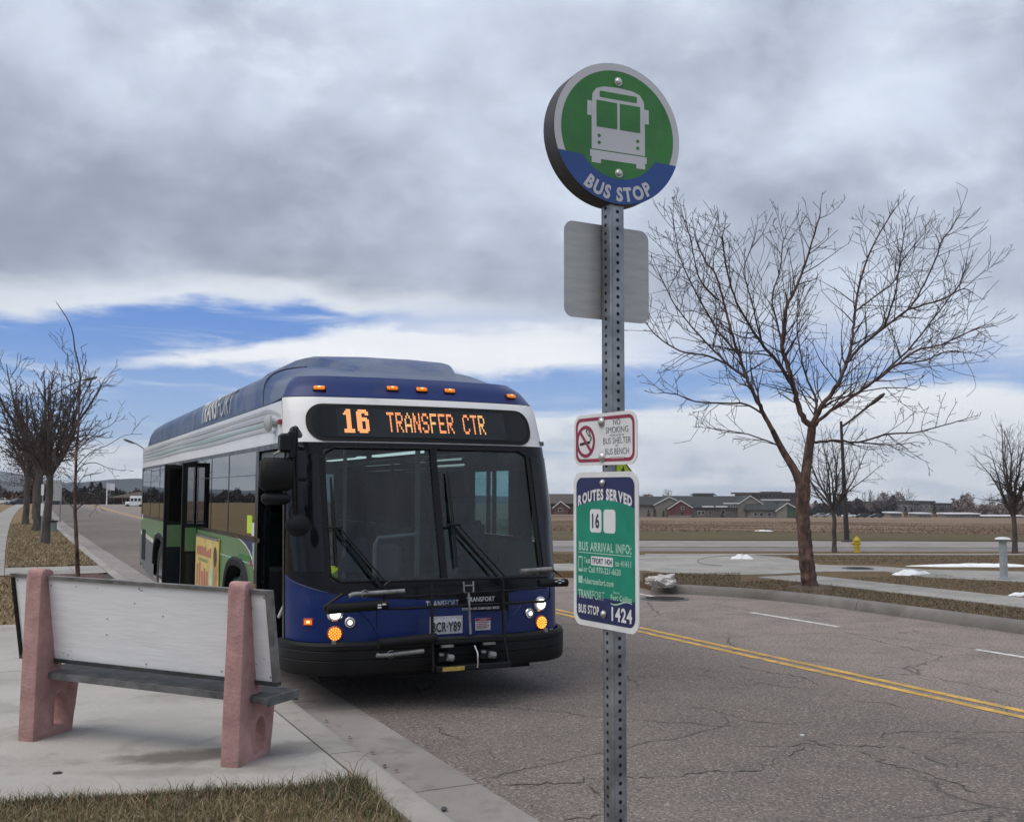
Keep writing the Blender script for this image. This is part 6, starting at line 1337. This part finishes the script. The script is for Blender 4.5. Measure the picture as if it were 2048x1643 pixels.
for a_ in ((('dark', 34, 1011, 128, R(62), 'dark car on the far road end by the row of trees')), ('white', 8, 1008, 150, R(10), 'white car parked at the left edge of the far road'), ('silver', -14, 1008, 150, R(10), 'pale car half out of view at the left edge'), ('dark', 108, 1010, 140, R(40), 'dark car under the grey road sign back'),
           ('white', 1697, 1034, 380, R(4), 'white pickup parked behind the field near the lamp pole'), ('dark', 1752, 1035, 380, R(0), 'dark car parked right of the white pickup'), ('silver', 1640, 1034, 380, R(3), 'pale car parked behind the big tree'), ('silver', 1660, 1034, 384, R(2), 'second pale car left of the white pickup'), ('dark', 1722, 1035, 390, R(3), 'dark low car between the pickup and the dark car')):
    place_car(protos[a_[0]], *a_[1:])
for t in protos.values():
    for ch in list(t.children): bpy.data.objects.remove(ch)
    bpy.data.objects.remove(t)
# ------------------------------------------------------------------ buildings
def bld(name, label, px, py, Y): p = PD(px, py, Y); return thing(name, label, 'building', (p.x, Y, p.z)), p
def rel(o, px, py, Y): p = PD(px, py, Y); return Vector((p.x - o.x, Y - o.y, p.z - o.z))
def bbox(par, o, name, x0, x1, y0, y1, Y, depth, mat, parent=None):
    a_, b_ = rel(o, x0, y1, Y), rel(o, x1, y0, Y); return MB().box(a_.x, b_.x, a_.y, a_.y + depth, a_.z, b_.z).build(name, mat, parent or par)
def roof_slope(par, o, x0, x1, yr, ye, Y, depth, mat=None, hip=0., over=1.):
    a_, b_ = rel(o, x0, ye, Y), rel(o, x1, ye, Y); zr = rel(o, x0, yr, Y + depth / 2).z; h = hip; ov = over
    v = [(a_.x - ov, a_.y - ov, a_.z), (b_.x + ov, a_.y - ov, a_.z), (b_.x - h, a_.y + depth / 2, zr), (a_.x + h, a_.y + depth / 2, zr), (b_.x + ov, a_.y + depth + ov, a_.z), (a_.x - ov, a_.y + depth + ov, a_.z)]
    v2 = [(x, y, z - .18) for x, y, z in v]
    return MB().add(v + v2, [(0, 1, 2, 3), (3, 2, 4, 5), (1, 4, 2), (0, 3, 5), (0, 6, 7, 1), (6, 11, 10, 7), (1, 7, 10, 4), (0, 5, 11, 6)]).build('roof', mat or M['shingle'], par)
def gable(par, o, x0, x1, xa, ya, ye0, ye1, yb, Y, depth, mat, trim=True, roofm=None):
    A_, B_, C_, D_, E_ = rel(o, x0, yb, Y), rel(o, x1, yb, Y), rel(o, x1, ye1, Y), rel(o, xa, ya, Y), rel(o, x0, ye0, Y)
    f = [A_, B_, C_, D_, E_]; bk = [p + Vector((0, depth, 0)) for p in f]
    MB().add(f + bk, [(0, 1, 2, 3, 4), (1, 6, 7, 2), (5, 0, 4, 9), (9, 8, 7, 6, 5)]).build('gable_wall', mat, par)
    n1 = Vector((0, -.5, .18)); sl_ = (E_ - D_).normalized() * .8; sr_ = (C_ - D_).normalized() * .8
    dn = Vector((0, 0, .05)); a_, b_, c_ = E_ + sl_ + n1, D_ + n1, C_ + sr_ + n1; dv = Vector((0, depth + .6, 0))
    MB().add([a_, b_, b_ + dv, a_ + dv, c_, c_ + dv], [(0, 1, 2, 3), (1, 4, 5, 2)]).build('roof', roofm or M['shingle'], par)
    if trim:
        t = Vector((0, 0, -.38)); o2 = Vector((0, -.06, 0)); mb = MB()
        for p_, q_ in ((a_, b_), (b_, c_)): mb.add([p_ + o2, q_ + o2, q_ + o2 + t, p_ + o2 + t, p_ - o2, q_ - o2], [(3, 2, 1, 0), (0, 1, 5, 4)])
        mb.build('bargeboard', M['trim'], par)
def window(par, o, x0, x1, y0, y1, Y):
    a_, b_ = rel(o, x0, y1, Y), rel(o, x1, y0, Y); w = MB().box(a_.x - .1, b_.x + .1, a_.y - .10, a_.y + .05, a_.z - .1, b_.z + .1).build('window', M['trim'], par); MB().box(a_.x, b_.x, a_.y - .14, a_.y - .11, a_.z, b_.z).build('pane', M['win'], w)
Y0 = 400.
B1, o1 = bld('care_home', 'long grey building with dark shingle roofs and white trimmed gables behind the dry field', 1420, 1036, Y0)
bbox(B1, o1, 'wall', 1262, 1360, 1010, 1036, Y0 + 4, 16, M['siding']); roof_slope(B1, o1, 1255, 1380, 992, 1009, Y0 + 4, 18, hip=2)
roof_slope(B1, o1, 1340, 1520, 991, 1014, Y0 + 6, 26, hip=1); bbox(B1, o1, 'wall', 1382, 1530, 1014, 1036, Y0 + 6, 20, M['siding'])
bbox(B1, o1, 'upper_block', 1392, 1427, 987.5, 994, Y0 + 20, 8, M['shingle']); roof_slope(B1, o1, 1390, 1430, 985.5, 989, Y0 + 20, 8, over=.6)
gable(B1, o1, 1310, 1362, 1338, 993.5, 1008, 1004, 1036, Y0 + 2, 10, M['siding']); gable(B1, o1, 1478, 1523, 1500, 991, 1006, 1006, 1036, Y0 + 3, 14, M['siding'])
roof_slope(B1, o1, 1498, 1560, 1003, 1019, Y0 - 2, 14, hip=.5); bbox(B1, o1, 'wall', 1500, 1572, 1019, 1036, Y0 - 2, 12, M['siding'])
gable(B1, o1, 1553, 1574, 1574, 1005.5, 1020, 1005.5, 1036, Y0 - 3, 10, M['siding']); gable(B1, o1, 1574, 1592, 1574, 1005.5, 1005.5, 1015, 1036, Y0 - 3.02, 10, M['siding_green'])
for x0, x1 in ((1407, 1428), (1434, 1455)): bbox(B1, o1, 'awning', x0, x1, 1011.5, 1014, Y0 + 1, 3, M['trim'])
for x0, x1 in ((1525, 1552), (1552, 1580)): bbox(B1, o1, 'eyebrow_roof', x0, x1, 998, 1000.5, Y0 + 8, 3, M['trim'])
bbox(B1, o1, 'fascia', 1448, 1478, 1005, 1007, Y0 + 2, 1, M['trim'])
for x0, x1, y0, y1 in ((1404, 1409, 1022, 1028), (1418, 1423, 1022, 1028), (1444, 1449, 1020, 1027), (1396, 1401, 1022, 1029), (1462, 1465, 1010, 1014), (1467, 1470, 1010, 1014), (1472, 1475, 1010, 1014), (1508, 1514, 1025, 1031), (1520, 1526, 1025, 1031), (1536, 1542, 1025, 1031)): window(B1, o1, x0, x1, y0, y1, Y0 - 2.2 if x0 > 1500 else Y0 + 2.8)
B2, o2 = bld('red_barn', 'small dark red gabled building with white trim in front of the grey building', 1361, 1034, Y0 - 4)
gable(B2, o2, 1338, 1382, 1361, 1000.5, 1015.5, 1013, 1034, Y0 - 4, 9, M['siding_red']); bbox(B2, o2, 'plinth', 1337.5, 1382.5, 1030, 1034, Y0 - 4.2, .3, M['siding']); window(B2, o2, 1362.5, 1367.5, 1013, 1018, Y0 - 4); bbox(B2, o2, 'door', 1362, 1367, 1024, 1030, Y0 - 4.1, .3, M['win'])
B3, o3 = bld('brown_block', 'flat roofed brown block of three storeys behind the grey building', 1550, 1032, 560)
bbox(B3, o3, 'wall', 1506, 1612, 988, 1032, 560, 45, M['siding_brown']); bbox(B3, o3, 'roof_slab', 1503, 1615, 984.5, 988, 556, 53, M['shingle_b']); bbox(B3, o3, 'penthouse', 1538, 1564, 982.5, 984.5, 566, 20, M['shingle_b'])
for x in range(1510, 1610, 9): window(B3, o3, x, x + 5, 990, 994, 560)
for x in range(1510, 1610, 9): window(B3, o3, x, x + 5, 998, 1002, 560)
B4, o4 = bld('dark_house', 'dark brown gabled house with a brick front beyond the field, left of the route plate', 1120, 1026, 380)
bbox(B4, o4, 'wall', 1060, 1150, 1005, 1028, 384, 24, M['brick']); roof_slope(B4, o4, 1050, 1160, 987, 1006, 384, 28, M['shingle_b'], .5); gable(B4, o4, 1108, 1136, 1121, 1002, 1013, 1013, 1028, 380, 12, M['brick'], True, M['shingle_b']); window(B4, o4, 1117, 1124, 1016, 1022, 380); window(B4, o4, 1088, 1094, 1012, 1018, 384)
B5, o5 = bld('store_block', 'long low grey commercial building with stepped parapets far right', 1830, 1030, 660)
for x0, x1, y0, m_ in ((1745, 1795, 1004, 'siding_brown'), (1795, 1829, 1002, 'siding'), (1829, 1842, 1006, 'siding_brown'), (1842, 1871, 1002.3, 'siding'), (1871, 1917, 1007, 'siding_brown')): bbox(B5, o5, 'wall', x0, x1, y0, 1034, 660 - 2 * (x0 % 3), 44, M[m_]); bbox(B5, o5, 'parapet', x0 - .5, x1 + .5, y0 - 1, y0 + .6, 658 - 2 * (x0 % 3), 48, M['shingle_b'])
for x in range(1750, 1912, 11): window(B5, o5, x, x + 6, 1011, 1015, 654)
for i, (x0, x1, y0, y1, lab) in enumerate(((1836, 1862, 1025, 1036, 'long pale trailer home behind the field, far right'), (1782, 1803, 1023.5, 1036, 'pale trailer home left of the long one'), (1893, 1960, 1025.5, 1037, 'wide white roofed trailer home at far right'), (1960, 2048, 1030, 1038, 'low grey trailer home at the right edge'))):
    B, o = bld('trailer_home', lab, (x0 + x1) / 2, y1, 430 + 2 * i); bbox(B, o, 'wall', x0, x1, y0 + 2, y1, 430 + 2 * i, 8, M['siding']); bbox(B, o, 'roof', x0 - 1, x1 + 1, y0, y0 + 2.2, 429 + 2 * i, 10, M['snow'])
    for x in np.arange(x0 + 3, x1 - 4, 8): window(B, o, x, x + 3, y0 + 5, y0 + 8, 430 + 2 * i)
    B['group'] = 'trailer homes'
B6, o6 = bld('brown_house', 'low brown house with a wide shingle roof far along the road', 262, 1012, 150)
bbox(B6, o6, 'wall', 236, 330, 993, 1013, 152, 10, M['brick']); roof_slope(B6, o6, 233, 332, 983, 994, 152, 12, M['shingle_b'], 1.); window(B6, o6, 262, 268, 997, 1004, 152); window(B6, o6, 246, 251, 997, 1004, 152)
# white motorhome and flagpole
p = PD(264, 1016, 125); mh = thing('motorhome', 'white motorhome parked before the brown house', 'motorhome', (p.x, 125, p.z)); MB().box(-.1, 2.8, -1.1, 1.1, .5, 2.3, 0, None, .1).build('body', M['car_white'], mh); MB().box(-1.0, -.1, -1.05, 1.05, .5, 1.25, 0, None, .1).build('bonnet', M['car_white'], mh)
for x in (.1, .8, 1.5): MB().box(x, x + .5, -1.13, -1.09, 1.35, 1.9).build('side_window', M['win'], mh)
for x in (-.5, 2.0): MB().lathe([(.2, -.1), (.4, -.1), (.4, .1), (.2, .1)], 14, 0, Matrix.Translation((x, -1.0, .4)) @ Matrix.Rotation(R(90), 4, 'X')).build('wheel', M['tyre'], mh)
p = PD(213, 1014, 130); fp_ = thing('flagpole', 'white flagpole with a small drooping flag far along the road', 'flagpole', (p.x, 130, p.z)); zt2 = PD(213, 964, 130).z - p.z; MB().tube([(0, 0, 0), (0, 0, zt2)], [.09, .06], 8).build('pole', M['s_white'], fp_); mh.scale = (.62,) * 3; MB().grid([[(.05 + .9 * i / 6, .06 * math.sin(i), zt2 - .1 - .12 * i / 6 * (1 if j else .6) - j * .8) for i in range(7)] for j in (0, 1)]).build('flag', M['s_grey'], fp_)
# ------------------------------------------------------------------ far vegetation
def conifer(px, yb, yt, Y, label, seed, wf=.32, name='conifer', mat=None, grp='dark evergreens far off'):
    p = PD(px, yb, Y); H = PD(px, yt, Y).z - p.z; rnd = random.Random(seed); t = thing(name, label, 'tree', (p.x, Y, p.z), 0, grp); MB().tube([(0, 0, 0), (0, 0, H * .5)], [.15, .1], 6).build('trunk', M['bark_grey'], t); mb = MB()
    for _ in range(420):
        f = rnd.random() ** .8; r = H * wf * (1 - f) ** .75 * math.sqrt(rnd.random()) + .05; a_ = rnd.uniform(0, 6.28); v = Vector((r * math.cos(a_), r * math.sin(a_), H * (.06 + .93 * f))); s_ = H * .05 * rnd.uniform(.6, 1.5); d1_ = rvec(rnd).normalized() * s_ * 1.6; d2_ = rvec(rnd).normalized() * s_; mb.add([v - d1_ * .5, v + d2_ * .5, v + d1_ * .5 - UP * s_ * .3, v - d2_ * .5], [(0, 1, 2, 3)])
    mb.build('crown', mat or M['conifer'], t, kind='stuff')
for i, (px, yb, yt, Y, wf, lab) in enumerate(((1445, 1036, 1023, 396, .3, 'small round evergreen bush in front of the grey building'), (1310, 1034, 1017, 394, .25, 'pointed evergreen left of the red barn'), (1327, 1034, 1020, 394, .25, 'small evergreen nearest the red barn'), (1297, 1034, 1018, 394, .25, 'evergreen next to the route plate edge'), (1870, 1036, 1009, 444, .3, 'tall dark evergreen between the trailer homes'), (1812, 1036, 1013, 442, .3, 'dark evergreen left in the pair before the store'), (1823, 1036, 1015, 442, .3, 'dark evergreen right in the pair before the store'), (1885, 1032, 1012, 456, .4, 'dark rounded evergreen right of the tall one'), (1910, 1032, 1013, 456, .45, 'broad dark evergreen at the end of the store'),
                                               (1632, 1034, 1000, 430, .5, 'broad dark evergreen right of the big trunk'), (1650, 1034, 1004, 436, .5, 'dark evergreen behind the slender bare tree'), (1678, 1034, 1006, 434, .5, 'dark evergreen behind the lamp pole'), (1775, 1034, 1012, 444, .5, 'dark evergreen left of the trailer homes'),
                                               (182, 1012, 963, 150, .36, 'tallest dark evergreen far along the road'), (199, 1012, 964, 152, .4, 'dark evergreen beside the flagpole'), (168, 1012, 972, 148, .4, 'dark evergreen left of the tallest one'), (150, 1012, 975, 146, .5, 'dark evergreen behind the young street tree'), (228, 1012, 975, 156, .45, 'dark evergreen right of the flagpole'), (132, 1012, 978, 150, .5, 'dark evergreen right of the road sign'), (240, 1012, 985, 158, .6, 'low dark evergreen by the brown house'))): conifer(px, yb, yt, Y, lab, 200 + i, wf)
def brush(name, x0, x1, yb, yt, Y, n, mat, seed, size, kind='stuff', depth=20):
    rnd = random.Random(seed); mb = MB(); ph = [rnd.uniform(0, 6) for _ in range(4)]
    for _ in range(n):
        px = rnd.uniform(x0, x1); k = .62 + .22 * math.sin(px * .06 + ph[0]) + .16 * math.sin(px * .17 + ph[1]); f = rnd.random() ** .8; y = yb + (yt - yb) * f * k; v = PD(px, y, Y + rnd.uniform(0, depth)); s_ = size * rnd.uniform(.5, 1.4); d1_ = rvec(rnd).normalized() * s_; d2_ = rvec(rnd).normalized() * s_ * .5; mb.add([v, v + d2_, v + d1_, v - d2_], [(0, 1, 2, 3)])
    return mb.build(name, mat, kind=kind)
brush('far_woods', 1596, 1790, 1036, 990, 472, 5200, M['purplebrush'], 1, 1.8); brush('far_scrub', 1905, 2110, 1036, 985, 500, 2600, M['twig_far'], 2, 1.6); brush('far_scrub', 1740, 1830, 1032, 978, 690, 1400, M['twig_far'], 3, 1.4); brush('far_scrub', 1240, 1330, 1010, 975, 600, 500, M['twig_far'], 4, 1.6)
brush('roadside_woods', -60, 130, 1012, 966, 150, 5200, M['brownleaf'], 5, .7); brush('roadside_woods', 120, 345, 1012, 978, 165, 4200, M['purplebrush'], 6, .7); brush('distant_woods', -1500, 60, 1006, 972, 330, 15000, M['purplebrush'], 7, 1.1); brush('distant_woods', 60, 420, 998, 972, 420, 2500, M['purplebrush'], 8, 1.2)
for i, (px, yb, yt, Y, lab) in enumerate(((1338, 1010, 976, 600, 'pale bare tree top behind the left roof of the grey building'), (1740, 1034, 978, 500, 'pale bare tree above the dark woods, left one'), (1768, 1034, 976, 510, 'pale bare tree above the dark woods, right one'), (1795, 1034, 972, 720, 'pale bare tree behind the store parapet'), (1815, 1034, 973, 730, 'pale bare tree behind the middle of the store'), (1940, 1036, 980, 524, 'pale bare tree at the end of the store'), (1985, 1036, 982, 524, 'pale bare tree left of the edge tree'))):
    p = PD(px, yb, Y); H = PD(px, yt, Y).z - p.z; bare_tree(p.x, Y, p.z, H, lab, 300 + i, H * .25, .3, 7, (15, 55), 3, .5, mats=(M['twig_far'], M['twig_far']), group='pale bare trees far off', minr=.07, seg=1.5)
